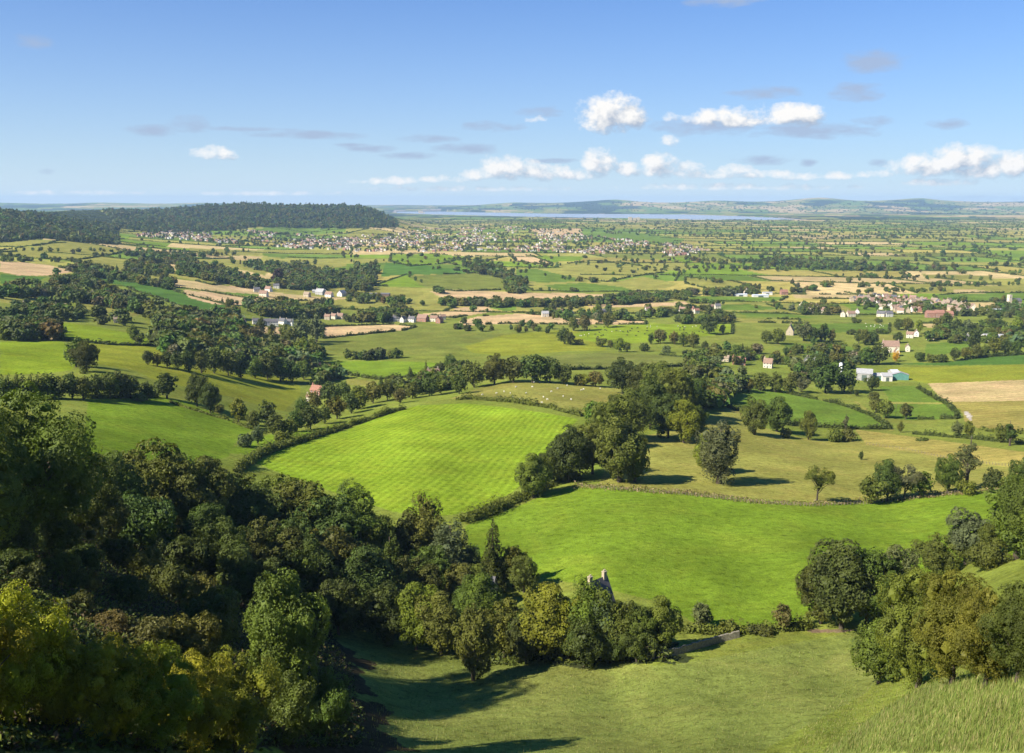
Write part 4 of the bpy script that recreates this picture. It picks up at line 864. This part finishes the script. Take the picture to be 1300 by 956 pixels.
house(614,770,30,'stone','slate','slate roofed house half hidden behind the dark narrow conifer','houses among the foreground trees',rz=-.4,roof=.5,hh=5.0,chim=0)
house(826,832,12,'stone','stone_tile','small stone outbuilding at the end of the drystone wall','houses among the foreground trees',rz=1.3,roof=.5,hh=3,chim=0,nwin=1,name='outbuilding')
VB = 'houses of the valley'
row('below the hanging wood', [(23,397,8,'cream','tile'),(32,391,7,'white','tile',dict(rz=1.5)),(45,397,9,'cream','tile'),(78,399,12,'white','stone_tile',dict(hh=7.5)),(148,410,7,'stone','stone_tile')], VB)
row('in the white terrace', [(298,412,8,'white','slate'),(308,413,9,'cream','tile'),(325,412,8,'white','slate'),(338,413,9,'white','slate'),(348,413,10,'white','slate',dict(rz=.3)),(359,412,9,'white','slate'),(368,413,10,'white','slate',dict(rz=-.3)),(416,406,7,'stone','tile'),(424,405,7,'cream','tile'),(432,405,8,'stone','tile')], VB)
row('by the purple tree', [(326,371,8,'cream','slate'),(335,376,10,'cream','tile'),(341,370,8,'white','tile'),(351,366,7,'white','slate'),(362,360,7,'stone','stone_tile'),(390,377,8,'stone','stone_tile'),(407,374,12,'grey','palegrey'),(418,377,10,'white','tile'),(434,376,12,'white','palegrey')], VB)
row('below the dark wood', [(403,474,15,'brick','redtile',dict(hh=5.5)),(403,503,15,'brick','redtile'),(393,510,8,'cream','tile')], VB)
row('of the brown roofed hamlet', [(503,408,8,'grey','slate'),(512,409,9,'white','slate'),(523,409,9,'white','slate'),(537,408,14,'brick','tile'),(551,408,9,'cream','tile'),(558,410,10,'brick','redtile'),(562,406,7,'cream','tile')], VB)
row('beside the round roofed barn', [(511,494,12,'brick','redtile',dict(hh=4)),(550,484,15,'cream','tile',dict(hh=6.5,chim=2,rz=.3))], VB)
row('by the long straw field', [(692,402,9,'cream','palegrey'),(711,400,9,'brick','tile'),(724,402,11,'white','palegrey'),(766,399,8,'grey','slate'),(822,396,7,'white','tile'),(867,397,9,'white','tile'),(876,396,9,'cream','redtile')], VB)
row('right of the cow pasture', [(884,398,7,'cream','redtile'),(893,394,7,'brick','tile'),(902,393,7,'stone','tile'),(911,392,7,'cream','slate'),(890,408,6,'white','tile')], VB)
row('below the cottage lawn', [(931,494,13,'stone','stone_tile',dict(roof=.55,rz=1.2,chim=2)),(921,459,9,'stone','stone_tile'),(938,463,16,'brick','redtile',dict(hh=4)),(975,467,11,'cream','tile',dict(roof=.5)),(1005,466,10,'cream','stone_tile',dict(roof=.5,rz=1.3)),(1024,464,11,'white','slate',dict(rz=1.3,roof=.5)),(1033,465,14,'stone','palegrey'),(1036,484,8,'brick','redtile',dict(hh=3,chim=0)),(1058,459,10,'stone','tile'),(1087,460,11,'stone','stone_tile',dict(roof=.55))], VB)
row('above the golden tree', [(1003,425,14,'stone','stone_tile',dict(roof=.6,rz=1.2,chim=2)),(1130,447,20,'cream','tile',dict(hh=7,chim=2,rz=-.2)),(1138,452,10,'white','tile',dict(rz=1.3,roof=.5)),(1152,446,9,'cream','tile'),(1163,427,10,'white','tile',dict(rz=1.2)),(1155,429,8,'cream','tile'),(1181,431,10,'stone','stone_tile'),(1228,432,10,'grey','palegrey')], VB)
row('just left of the village', [(1018,390,9,'cream','stone_tile',dict(rz=1.1)),(1026,392,9,'stone','tile'),(1036,393,10,'stone','tile'),(1042,397,10,'cream','tile'),(1030,398,8,'stone','stone_tile'),(1070,402,9,'cream','stone_tile'),(1080,402,10,'cream','tile'),(1088,399,9,'white','tile',dict(rz=1.2)),(1118,402,9,'cream','slate'),(1128,402,9,'white','slate')], VB)
row('at the white sheds farm', [(948,373,11,'cream','tile'),(995,374,9,'brick','redtile')], VB)
# long low farm buildings
def shed(px, pyb, wpx, dm, h, roof, wall, rf, label, rz=0., group='farm buildings', name='barn'):
    p = hit1(px, pyb); w = wpx*depth_of(p[1], p[2])/FPX; e = link(name, None, None, tuple(p), rz); tag(e, label, 'barn', group)
    a, b, c, w_, dr = house_meshes(round(w,1), dm, h, roof, wall, rf, 0, 1, 0); link('wall', a, e); link('roof', b, e)
    g_ = MB(); g_.box(-w*.16,w*.16,-dm/2-.06,-dm/2+.04,0,h*.8); link('door', g_.mesh('barn_door', M['door']), e); return e
shed(1097,482,19,14,6.5,3.2,'grey','palegrey','large grey roofed barn at the left end of the farmyard',-.35)
shed(1112,482,12,10,4.2,1.8,'green','palegrey','low green walled barn second in the farmyard row',-.05)
shed(1124,483,12,11,4.6,2.2,'white','palegrey','white walled barn third in the farmyard row',-.05)
shed(1134,479,9,9,5.2,1.8,'grey','sheet','small grey shed behind the farmyard row',.1)
shed(1142,482,9,14,4.8,2.2,'green','palegrey','green ended barn at the right end of the farmyard',1.35)
shed(1262,432,27,16,5,2.4,'white','palegrey','long pale roofed barn behind the crop tree line',-.15); shed(1276,428,18,12,4.5,2,'grey','palegrey','grey barn behind the long pale roofed barn',.1)
shed(478,376,34,12,4,1.8,'brown','slate','long dark brown barn in the pale field',-.06); shed(447,375,16,10,3.6,1.5,'brown','slate','short dark barn left of the long brown barn',-.06)
shed(940,376,16,10,3.4,1.2,'white','sheet','long white shed left of the sheds farm house',0); shed(965,377,20,10,3.4,1.2,'white','sheet','long white shed right of the sheds farm house',0.02); shed(974,374,12,10,3.6,1.5,'white','palegrey','short pale shed behind the long white shed',-.1)
shed(1262,398,16,14,5,2.2,'white','sheet','long pale hall beside the church tower',-.1)
shed(405,372,16,10,4,2,'grey','palegrey','grey barn by the purple tree',.1)
p = hit1(525,497); e = link('round_roofed_barn', None, None, tuple(p), 1.05); tag(e, 'white round roofed barn between brick house and cream farmhouse', 'barn', 'farm buildings')
mb = MB(); mb.prism([(-4,-1),(4,-1)]+[(4*math.cos(a), 2.2+3.0*math.sin(a)) for a in np.linspace(0,math.pi,13)], -13, 13)
link('wall', mb.mesh('barn_wall', M['w_white']), e); mb = MB()
ar = [(4.15*math.cos(a), 2.2+3.15*math.sin(a)) for a in np.linspace(0,math.pi,15)]; mb.prism(ar+[(4.04*math.cos(a), 2.2+3.04*math.sin(a)) for a in np.linspace(math.pi,0,15)], -13.2, 13.2)
link('roof', mb.mesh('barn_roof', M['r_sheet'], True), e); mb = MB(); mb.box(-1.6,1.6,-13.1,-12.95,0,3.2); link('door', mb.mesh('barn_door', M['door']), e)
p = hit1(1067,474); e = link('silo', None, None, tuple(p)); tag(e, 'white farm silo rising among the trees left of the barns', 'silo')
mb = MB(); mb.tube([(0,0,-1),(0,0,9)],[1.5,1.5],16); link('wall', mb.mesh('silo_wall', M['white'], True), e); mb = MB(); mb.tube([(0,0,9.01),(0,0,9.6),(0,0,10.2)],[1.6,1.2,.2],16); link('cap', mb.mesh('silo_cap', M['r_sheet']), e)
# brick mill and church tower
p = hit1(1192,403); e = link('mill', None, None, tuple(p), -.1); tag(e, 'large red brick mill with red roofs at the near edge of the village', 'mill')
for x, w, h in ((-13,12,6.5),(0,13,7.5),(13,12,6)):
    a, b, c, wi, dr = house_meshes(w, 11, h, 3.6, 'brick', 'redtile', 1, 4); q = link('wall', a, e, (x,0,0)); link('roof', b, e, (x,0,0))
    for f, pn in wi[:10]: fo = link('window', f, e, (x,0,0)); link('pane', pn, fo)
p = hit1(1281,386.5); e = link('church', None, None, tuple(p), .25); tag(e, 'pale square church tower with battlements above the village trees', 'church')
mb = MB(); mb.box(-2.8,2.8,-2.8,2.8,-1,15); mb.box(-3,3,-3,3,15,15.3)
for i in range(4):
    for s in (-1,1): mb.box(-3+i*1.7,-2.1+i*1.7,s*2.85-.12,s*2.85+.12,15.3,16.2); mb.box(s*2.85-.12,s*2.85+.12,-3+i*1.7+.02,-2.1+i*1.7-.02,15.3,16.1)
link('tower', mb.mesh('church_tower', M['w_cream']), e); mb = MB()
for s in (-1,1): mb.box(-.6,.6,s*2.82-.03,s*2.82+.03,11,13.2); mb.box(s*2.82-.03,s*2.82+.03,-.6,.6,11,13.2)
link('louvre', mb.mesh('church_louvre', M['door']), e); a, b, *_ = house_meshes(18, 9, 6, 4, 'stone', 'slate', 0, 3); link('nave', a, e, (12,0,0)); link('nave_roof', b, e, (12,0,0))
# the village: some ninety stone houses
vr = random.Random(4); VIL = [(1078,383),(1092,379),(1110,378),(1130,379),(1150,379),(1168,382),(1185,384),(1205,385),(1222,388),(1238,390),(1236,396),(1215,398),(1200,392),(1170,396),(1140,398),(1120,393),(1098,388)]
pts = []
tries = 0
while len(pts) < 84 and tries < 20000:
    tries += 1; x, y = vr.uniform(1076,1240), vr.uniform(377,399)
    if not inpoly(np.array([[x]]), np.array([[y]]), VIL)[0,0]: continue
    if all(abs(x-a) > 4.6 or abs(y-b) > 2.2 for a, b in pts): pts.append((x, y))
pts.sort()
for i, (x, y) in enumerate(pts):
    wall = vr.choice(('stone','cream','cream','stone','white','brick')); rf = vr.choice(('tile','stone_tile','slate','tile','stone_tile'))
    near = min((('brick mill',1192,400),('church tower',1281,386),('bright village field',1085,388),('village trees',1165,410)), key=lambda t: (t[1]-x)**2+((t[2]-y)*3)**2)[0]
    wn = {'stone':'honey stone','cream':'cream','white':'white','brick':'brick'}[wall]; rn = {'tile':'brown','stone_tile':'stone tiled','slate':'slate'}[rf]
    house(x, y, vr.uniform(6.4,8.6), wall, rf, f'small {wn} village house, {rn} roof, {ordinal(i+1)} house from the left nearest the {near}' if False else f'small {wn} house, {rn} roof, {ordinal(i+1)} from the left in the village', 'village houses', chim=1, nwin=2, parts=False, rz=vr.choice((-.6,-.3,0,.3,.7,1.25,1.5)))
# the town: house blocks by the hundred, far off; the largest are individuals
def far_house_mesh(wall, rf):
    mb = MB(); w, d, h, r = 10, 7, 5, 3; mb.v = [(-w/2,-d/2,-1),(w/2,-d/2,-1),(w/2,d/2,-1),(-w/2,d/2,-1),(-w/2,-d/2,h),(w/2,-d/2,h),(w/2,d/2,h),(-w/2,d/2,h),(-w/2,0,h+r),(w/2,0,h+r)]
    mb.f = [(0,1,5,4),(2,3,7,6),(1,2,6,9,5),(3,0,4,8,7),(4,5,9,8),(6,7,8,9)]; mb.box(w/2-1.6,w/2-.6,-.5,.5,h+r-.8,h+r+1.2)
    me = mb.mesh('town_house', M['w_'+wall]); me.materials.append(M['r_'+rf]); me.polygons[4].material_index = 1; me.polygons[5].material_index = 1; return me
FH = [(far_house_mesh(w, r), w, r) for w, r in (('cream','tile'),('white','slate'),('stone','tile'),('brick','redtile'),('cream','palegrey'),('white','tile'))]
def town(poly, n, seed, clump):
    r = np.random.default_rng(seed); P = np.array(poly, float); lo, hi_ = P.min(0), P.max(0); q = r.uniform(lo, hi_, (n*12,2)); q = q[inpoly(q[:,0], q[:,1], P)]
    q = q[fbm(q[:,0]/26, q[:,1]/7, 3, seed) > clump][:n]; return hit(q[:,0], q[:,1])
T1 = town(TOWNP, 1250, 3, .44); T2 = town(TOWN2, 470, 8, .40)
for nm, H, nind, wh in (('lower town', T1, 55, 'of the lower town'), ('hill foot town', T2, 45, 'of the hill town')):
    o_ = np.argsort(H[:,1]); ind = H[o_[:nind]]; rest = H[o_[nind:]]
    px_, _ = project(ind[:,0], ind[:,1], ind[:,2]); ind = ind[np.argsort(px_)]
    for i, p in enumerate(ind):
        me, w, rf = FH[vr.randrange(6)]; o = link('town_house', me, None, tuple(p), vr.choice((-.4,0,.3,.8,1.4))); s = vr.uniform(.7,.95); o.scale = (s, s, s)
        tag(o, f'tiny {w} house, {ordinal(i+1)} from the left on the near edge {wh}', 'house', f'houses along the near edge {wh}')
    V4, F_, MI = [], [], []; b = 0; r = np.random.default_rng(12); mats = [M['w_cream'],M['w_white'],M['w_stone'],M['w_brick'],M['r_tile'],M['r_slate'],M['r_palegrey'],M['r_redtile']]
    bv = np.array([(-5,-3.5,-1),(5,-3.5,-1),(5,3.5,-1),(-5,3.5,-1),(-5,-3.5,5),(5,-3.5,5),(5,3.5,5),(-5,3.5,5),(-5,0,8),(5,0,8)], float)
    Q, Tq = [], []; mq, mt = [], []
    for p in rest:
        s = r.uniform(.6,.95); a = r.choice((-.4,0,.3,.8,1.4)); c_, s_ = math.cos(a), math.sin(a); v = bv*s
        V4.append(np.stack([v[:,0]*c_-v[:,1]*s_+p[0], v[:,0]*s_+v[:,1]*c_+p[1], v[:,2]+p[2]], 1))
        wi = int(r.choice(4, p=(.34,.16,.26,.24))); ri = 4+int(r.choice(4, p=(.46,.24,.16,.14)))
        Q += [(b,b+1,b+5,b+4),(b+2,b+3,b+7,b+6),(b+1,b+2,b+6,b+5),(b+3,b,b+4,b+7),(b+4,b+5,b+9,b+8),(b+6,b+7,b+8,b+9)]; mq += [wi]*4+[ri]*2
        Tq += [(b+5,b+6,b+9),(b+7,b+4,b+8)]; mt += [wi]*2; b += 10
    tag(link('distant_houses', mk_mesh('distant_houses', np.concatenate(V4), [np.array(Q), np.array(Tq)], mats, None, np.array(mq+mt))), f'hundreds of tiny pale houses {wh}', None, None, 'stuff')
# power station blocks across the plain
for nm, px, py, parts_, lab in (('power_station', 535, 270.3, ((-45,-10,0,34),(-5,25,0,28),(35,50,0,16)), 'pale square blocks of a far power station left of the river'), ('power_station', 805, 279.5, ((-50,-20,0,26),(-12,14,0,20),(22,46,0,24)), 'white blocks of a far power station on the river bank')):
    p = hit1(px, py); e = link(nm, None, None, tuple(p)); tag(e, lab, 'power station', 'power stations by the river')
    for x0, x1, z0, z1 in parts_:
        mb = MB(); mb.box(x0,x1,-20,20,-3,z1); link('reactor_block', mb.mesh('reactor_block', M['w_stone']), e)
# ------------------------------------------------------------------ animals
def skin_animal(name, mat, L, leg, bodyr, headr, woolly):
    me = bpy.data.meshes.new(name); h = leg; v = [(-L/2,0,h+bodyr),(0,0,h+bodyr*1.02),(L/2,0,h+bodyr*1.05),(L/2+L*.2,0,h+bodyr*1.45),(L/2+L*.42,0,h+bodyr*1.2)]; e = [(0,1),(1,2),(2,3),(3,4)]; rad = [bodyr*.9,bodyr*1.05,bodyr*.95,bodyr*.5,headr*.7]
    for x, b in ((-L/2,0),(L/2,2)):
        for s in (-1,1):
            i = len(v); v += [(x+(.06*L if x < 0 else -.04*L), s*bodyr*.55, h*.75),(x+(-.04*L if x < 0 else 0), s*bodyr*.55, h*.38),(x, s*bodyr*.55, 0)]; e += [(b,i),(i,i+1),(i+1,i+2)]; rad += [bodyr*.34,bodyr*.2,bodyr*.18]
    for s in (-1,1): v.append((L/2+L*.2, s*headr*1.2, h+bodyr*1.75)); e.append((3,len(v)-1)); rad.append(headr*.25)
    v.append((-L/2-.12*L,0,h+bodyr*.7)); e.append((0,len(v)-1)); rad.append(bodyr*.12)
    me.from_pydata(v, e, []); o = bpy.data.objects.new(name, me); COL.objects.link(o); o.modifiers.new('s','SKIN'); o.modifiers.new('d','SUBSURF').levels = 1
    for i, sv in enumerate(me.skin_vertices[0].data): sv.radius = (rad[i], rad[i]*.85 if i < 3 else rad[i]); sv.use_root = (i == 1)
    bpy.context.view_layer.update(); ev = o.evaluated_get(bpy.context.evaluated_depsgraph_get()); out = bpy.data.meshes.new_from_object(ev); out.materials.clear(); out.materials.append(mat); out.polygons.foreach_set('use_smooth',[True]*len(out.polygons))
    bpy.data.objects.remove(o); return out
SHEEP = skin_animal('sheep', M['wool'], .85, .38, .30, .12, True); COW = skin_animal('cow', M['cow'], 1.7, .72, .42, .2, False)
ar_ = random.Random(21)
for i, (x, y) in enumerate([(651,505),(660,508),(668,500),(676,492),(678,486),(685,486),(690,505),(695,508),(688,512),(715,504),(738,496),(741,495),(700,498),(655,492),(640,498),(720,490),(762,494),(612,502),(630,500),(648,500),(725,508),(708,494)]):
    p = hit1(x, y); o = link('sheep', SHEEP, None, tuple(p), ar_.uniform(0,6.28), (1.05,)*3); tag(o, 'white sheep grazing on the knoll field behind the striped field', 'sheep', 'sheep grazing on the knoll')
for i in range(46):
    t = ar_.random(); x = 740+165*t; y = ar_.uniform(415,430-7*t)
    p = hit1(x, y); o = link('cow', COW, None, tuple(p), ar_.uniform(0,6.28), (1.15,)*3); tag(o, 'small black cow grazing in the bright pasture left of the cottages', 'cow', 'cattle in the bright pasture')
for i in range(16):
    x = ar_.uniform(735,900); p = hit1(x, 414.5+max(0, 12-(x-735)*.14)+ar_.uniform(-.6,1.5)); o = link('sheep', SHEEP, None, tuple(p), ar_.uniform(0,6.28), (1.3,)*3); tag(o, 'white sheep near the upper edge of the bright cow pasture', 'sheep', 'sheep in the cow pasture')
for i in range(12):
    p = hit1(ar_.uniform(1090,1130), ar_.uniform(411,417)); o = link('sheep', SHEEP, None, tuple(p), ar_.uniform(0,6.28), (1.3,)*3); tag(o, 'white sheep on the long green strip below the village', 'sheep', 'sheep below the village')
# ------------------------------------------------------------------ walls, fences, poles
def wall_line(pts, h, w, label, mat):
    H = densW(hit(*dens(pts, False, 4).T), 1.5); H[:,2] = hgt(H[:,0], H[:,1]); mb = MB(); r = random.Random(3)
    for a, c in zip(H[:-1], H[1:]):
        t = (c-a)[:2]; t = t/np.linalg.norm(t); nx, ny = -t[1]*w/2, t[0]*w/2; h1 = h*r.uniform(.9,1.08)
        mb.add([(a[0]-nx,a[1]-ny,a[2]-.4),(c[0]-nx,c[1]-ny,c[2]-.4),(c[0]+nx,c[1]+ny,c[2]-.4),(a[0]+nx,a[1]+ny,a[2]-.4),(a[0]-nx*.7,a[1]-ny*.7,a[2]+h1),(c[0]-nx*.7,c[1]-ny*.7,c[2]+h1),(c[0]+nx*.7,c[1]+ny*.7,c[2]+h1),(a[0]+nx*.7,a[1]+ny*.7,a[2]+h1)],
               [(0,1,5,4),(2,3,7,6),(4,5,6,7),(3,0,4,7),(1,2,6,5)])
    tag(link('stone_wall', mb.mesh('stone_wall', mat)), label, 'wall')
wall_line([(836,836),(862,830),(890,822),(915,815),(938,809)], 1.5, .6, 'grey drystone wall running up to the low olive bush', M['drystone'])
def fence(pts, label, h=1.15, step=5.):
    H = densW(hit(*dens(pts, False, 4).T), step); H[:,2] = hgt(H[:,0], H[:,1]); e = link('wire_fence', None, None, tuple(H[0])); tag(e, label, 'fence', 'post and wire fences'); o = H[0]
    pm = MB(); wm2 = MB()
    for p in H:
        q = p-o; pm.box(q[0]-.07,q[0]+.07,q[1]-.07,q[1]+.07,q[2]-.3,q[2]+h)
    for z in (.4,.75,1.05):
        wm2.tube([tuple(p-o+np.array([0,.09,z])) for p in H], [.012]*len(H), 4, False)
    link('post', pm.mesh('fence_posts', M['post']), e)['kind'] = 'stuff'; link('wire', wm2.mesh('fence_wires', M['post']), e)
fence([(735,618),(800,623),(870,628.5),(960,639),(1032,643),(1100,640),(1160,633),(1232,624)], 'post and wire fence along the top of the bright meadow')
fence([(1100,564),(1150,571),(1190,580),(1240,588),(1300,594)], 'post and wire fence crossing the dry slope')
def pole(px, pyb, h, label):
    p = hit1(px, pyb); mb = MB(); mb.tube([(0,0,-.5),(0,0,h)],[.10,.07],8); mb.box(-.6,.6,-.06,.06,h-.7,h-.58); mb.box(-.05,.05,-.05,.05,h,h+.15)
    tag(link('utility_pole', mb.mesh('utility_pole', M['post']), None, tuple(p), .5), label, 'pole', 'utility poles')
pole(1014,502,9,'wooden utility pole in the green paddocks by the cottages'); pole(1137,530,9,'wooden utility pole in the paddock below the barns'); pole(364,552,10,'wooden utility pole in the dip beyond the strip field')
# ------------------------------------------------------------------ camera, sun, sky, air
cam = bpy.data.cameras.new('camera'); co = bpy.data.objects.new('camera', cam); COL.objects.link(co)
co.location = (0,0,CAMZ); co.rotation_euler = (math.pi/2-PITCH,0,0); cam.sensor_width = 36; cam.lens = 36*FPX/1300; cam.clip_start = .1; cam.clip_end = 90000; SC.camera = co
K = 1/(.1*2**EXPO)
SUN_EL = math.radians(39); BACK = math.radians(30)
sdir = Vector((-math.cos(SUN_EL)*math.cos(BACK), -math.cos(SUN_EL)*math.sin(BACK), math.sin(SUN_EL)))
sl = bpy.data.lights.new('sun', 'SUN'); sl.energy = 5.0; sl.angle = math.radians(.5); sl.color = (1,.93,.80)
so = bpy.data.objects.new('sun', sl); COL.objects.link(so); so.rotation_euler = (-sdir).to_track_quat('-Z','Y').to_euler()
wd = bpy.data.worlds.new('World'); SC.world = wd; wd.use_nodes = True; nt = wd.node_tree
for nd in list(nt.nodes): nt.nodes.remove(nd)
wo = nt.nodes.new('ShaderNodeOutputWorld'); bg = nt.nodes.new('ShaderNodeBackground'); nt.links.new(bg.outputs[0], wo.inputs[0]); bg.inputs[1].default_value = .1
sky = nt.nodes.new('ShaderNodeTexSky'); sky.sky_type = 'NISHITA'; sky.sun_disc = False; sky.sun_elevation = SUN_EL; sky.sun_rotation = math.atan2(sdir.x, sdir.y)
sky.altitude = 230; sky.air_density = 1.0; sky.dust_density = .3; sky.ozone_density = 2.5
tcw = nt.nodes.new('ShaderNodeTexCoord'); sx = nt.nodes.new('ShaderNodeSeparateXYZ'); nt.links.new(tcw.outputs['Generated'], sx.inputs[0])
az = math_n(nt, 'ARCTAN2', sx.outputs[0], sx.outputs[1]); el = math_n(nt, 'ARCSINE', sx.outputs[2])
def dirof(px, py):
    dx, dy, dz = [float(v) for v in ray(px, py)]; return math.atan2(dx, dy), math.atan2(dz, math.hypot(dx, dy))
# cumulus (photo x, y, half width, half height) and flat grey scraps
CUM = [(777,148,34,22,.9),(800,153,22,14,.8),(748,146,16,9,.7),(764,138,18,13,.8),(1003,148,34,14,.9),(1022,150,20,13,.9),(925,152,44,13,.75),(270,195,22,8,.85),(283,200,13,5,.7),
 (645,216,34,15,.75),(690,220,48,12,.7),(760,207,20,16,.8),(800,216,16,12,.75),(836,213,22,14,.8),(876,217,24,11,.75),(610,222,26,8,.7),(930,218,24,9,.62),(985,222,26,7,.6),(1060,224,30,6,.55),(470,231,24,5,.5),(1110,222,24,6,.5),(725,222,40,9,.7),(910,222,46,7,.55),(965,222,40,6,.5),(1020,225,34,6,.45),(505,230,32,7,.5),(560,228,40,6,.42),
 (1222,206,34,17,.85),(1185,212,40,13,.8),(1158,207,14,10,.75),(1245,215,30,13,.8),(1290,212,22,15,.85),(680,152,14,6,.55),(850,180,18,8,.55),(850,150,12,7,.5),(110,245,110,4,.3),(330,246,120,4,.35),(600,240,160,5,.35),(940,238,180,6,.35),(1200,232,60,6,.4)]
GREY = [(190,166,26,6,.5),(240,158,17,9,.55),(395,171,55,4,.55),(475,189,32,3.5,.6),(520,198,28,4,.5),(593,189,34,5.5,.6),(547,176,30,4,.35),(625,160,30,6,.4),(700,204,26,3,.45),(1105,79,32,11,.55),(1084,117,24,10,.42),(970,118,34,7,.4),(1030,166,62,7,.6),(970,203,28,5,.55),(1028,206,10,4,.5),(900,160,60,9,.5),(1110,155,18,6,.4),(1205,157,18,6,.3),(1115,207,12,4,.35),(450,184,22,2,.4),(60,218,10,4,.3),(1040,172,20,4,.4),(310,164,60,2.5,.3),(690,142,26,6,.35),(1240,252,60,4,.0),(38,52,20,8,.15),(920,2,40,6,.4)]
def dens_group():
    g = bpy.data.node_groups.new('cloud_cover', 'ShaderNodeTree'); I = g.interface
    for nm in ('az','el'): I.new_socket(nm, in_out='INPUT', socket_type='NodeSocketFloat')
    for nm in ('cumulus','scrap'): I.new_socket(nm, in_out='OUTPUT', socket_type='NodeSocketFloat')
    gi = g.nodes.new('NodeGroupInput'); go = g.nodes.new('NodeGroupOutput')
    def vec(kx, ky):
        c = g.nodes.new('ShaderNodeCombineXYZ'); g.links.new(math_n(g, 'MULTIPLY', gi.outputs[0], kx), c.inputs[0]); g.links.new(math_n(g, 'MULTIPLY', gi.outputs[1], ky), c.inputs[1]); return c.outputs[0]
    n1 = noise(g, vec(1,1.25), 62, 9, .62); n2 = noise(g, vec(1,3.2), 34, 6, .6)
    nw = noise(g, vec(1,1.3), 22, 3, .5)
    warp = math_n(g, 'MULTIPLY', math_n(g, 'SUBTRACT', nw, .5), .022)
    azw = math_n(g, 'ADD', gi.outputs[0], warp)
    for oi, (lst, nn, amp) in enumerate(((CUM, n1, 2.9), (GREY, n2, 3.4))):
        acc = None
        for px, py, w, h, op in lst:
            a, e = dirof(px, py); qx = math_n(g, 'MULTIPLY', math_n(g, 'SUBTRACT', azw if oi else gi.outputs[0], a), FPX/w/1.3); qy = math_n(g, 'MULTIPLY', math_n(g, 'SUBTRACT', gi.outputs[1], e), FPX/h/1.3)
            if oi == 0: qy = math_n(g, 'MAXIMUM', qy, math_n(g, 'MULTIPLY', qy, -1.45))
            d = math_n(g, 'SUBTRACT', 1.0, math_n(g, 'ADD', math_n(g, 'MULTIPLY', qx, qx), math_n(g, 'MULTIPLY', qy, qy)))
            d = math_n(g, 'MAXIMUM', d, -1.6)
            d = math_n(g, 'ADD', d, op-.86-(.14 if h < 13 and oi == 0 else 0))
            acc = d if acc is None else math_n(g, 'MAXIMUM', acc, d)
        tot = math_n(g, 'ADD', acc, math_n(g, 'MULTIPLY', math_n(g, 'SUBTRACT', nn, .5), amp)); g.links.new(tot, go.inputs[oi])
    return g
grp = dens_group()
def cover(a, e):
    nd = nt.nodes.new('ShaderNodeGroup'); nd.node_tree = grp; nt.links.new(a, nd.inputs[0]); nt.links.new(e, nd.inputs[1]); return nd.outputs
c0 = cover(az, el); c1 = cover(math_n(nt, 'ADD', az, -.0075), math_n(nt, 'ADD', el, .0085))
front = ramp01(nt, sx.outputs[1], .3, .5)
a0 = math_n(nt, 'MULTIPLY', ramp01(nt, c0[0], -.04, .78), front); a0.node.use_clamp = True
lit = ramp01(nt, math_n(nt, 'SUBTRACT', c1[0], c0[0]), -.55, .60, 1.0, 0.0)
s0 = math_n(nt, 'MULTIPLY', ramp01(nt, c0[1], -.40, .8, 0, .78), front)
CK = 1.0
cumc = mixc(nt, lit, (.42*K,.50*K,.63*K), (1.02*K,1.0*K,.97*K))
cl = nt.nodes.new('ShaderNodeCombineXYZ'); nt.links.new(sx.outputs[0], cl.inputs[0]); nt.links.new(sx.outputs[1], cl.inputs[1]); nt.links.new(math_n(nt, 'MAXIMUM', sx.outputs[2], .002), cl.inputs[2]); nt.links.new(cl.outputs[0], sky.inputs[0])
tintn = N(nt, 'ShaderNodeVectorMath', operation='MULTIPLY'); nt.links.new(sky.outputs[0], tintn.inputs[0]); tintn.inputs[1].default_value = SKYT
veil = math_n(nt, 'POWER', 2.718, math_n(nt, 'MULTIPLY', math_n(nt, 'MAXIMUM', el, 0.), -7.5))
skyc = mixc(nt, math_n(nt, 'MULTIPLY', veil, .9), tintn.outputs[0], (.76*K,.87*K,.94*K))
scr = mixc(nt, s0, skyc, (.41*K,.50*K,.68*K))
fin = mixc(nt, a0, scr, cumc); nt.links.new(fin, bg.inputs[0])
SC.view_settings.view_transform = 'Standard'; SC.view_settings.look = 'None'; SC.view_settings.exposure = EXPO; SC.view_settings.gamma = 1
# the air of the vale
m, nt, out = newmat('haze')
vol = nt.nodes.new('ShaderNodeVolumePrincipled'); vol.inputs['Color'].default_value = (.48,.72,1,1); vol.inputs['Density'].default_value = HAZE
nt.links.new(vol.outputs[0], out.inputs['Volume'])
mb = MB(); mb.box(-26000,26000,-400,23000,float(V[:,2].min())-1,float(max(V[:,2].max()+30, CAMZ+30)))
hz = link('haze', mb.mesh('haze', m)); tag(hz, 'thin blue haze lying over the whole vale', None, None, 'stuff')
SC.cycles.max_bounces = 6; SC.cycles.diffuse_bounces = 2; SC.cycles.transmission_bounces = 3; SC.cycles.volume_bounces = 0; SC.cycles.transparent_max_bounces = 4
SC.cycles.use_denoising = True; SC.cycles.caustics_reflective = False; SC.cycles.caustics_refractive = False; SC.cycles.use_adaptive_sampling = True
print('objects', len(bpy.data.objects))
for o in bpy.data.objects:
    if 'label' in o and len(o['label'].split()) > 16 or len(o.get('label','a a a a').replace('-',' ').split()) > 16: print('LONG', o['label'])
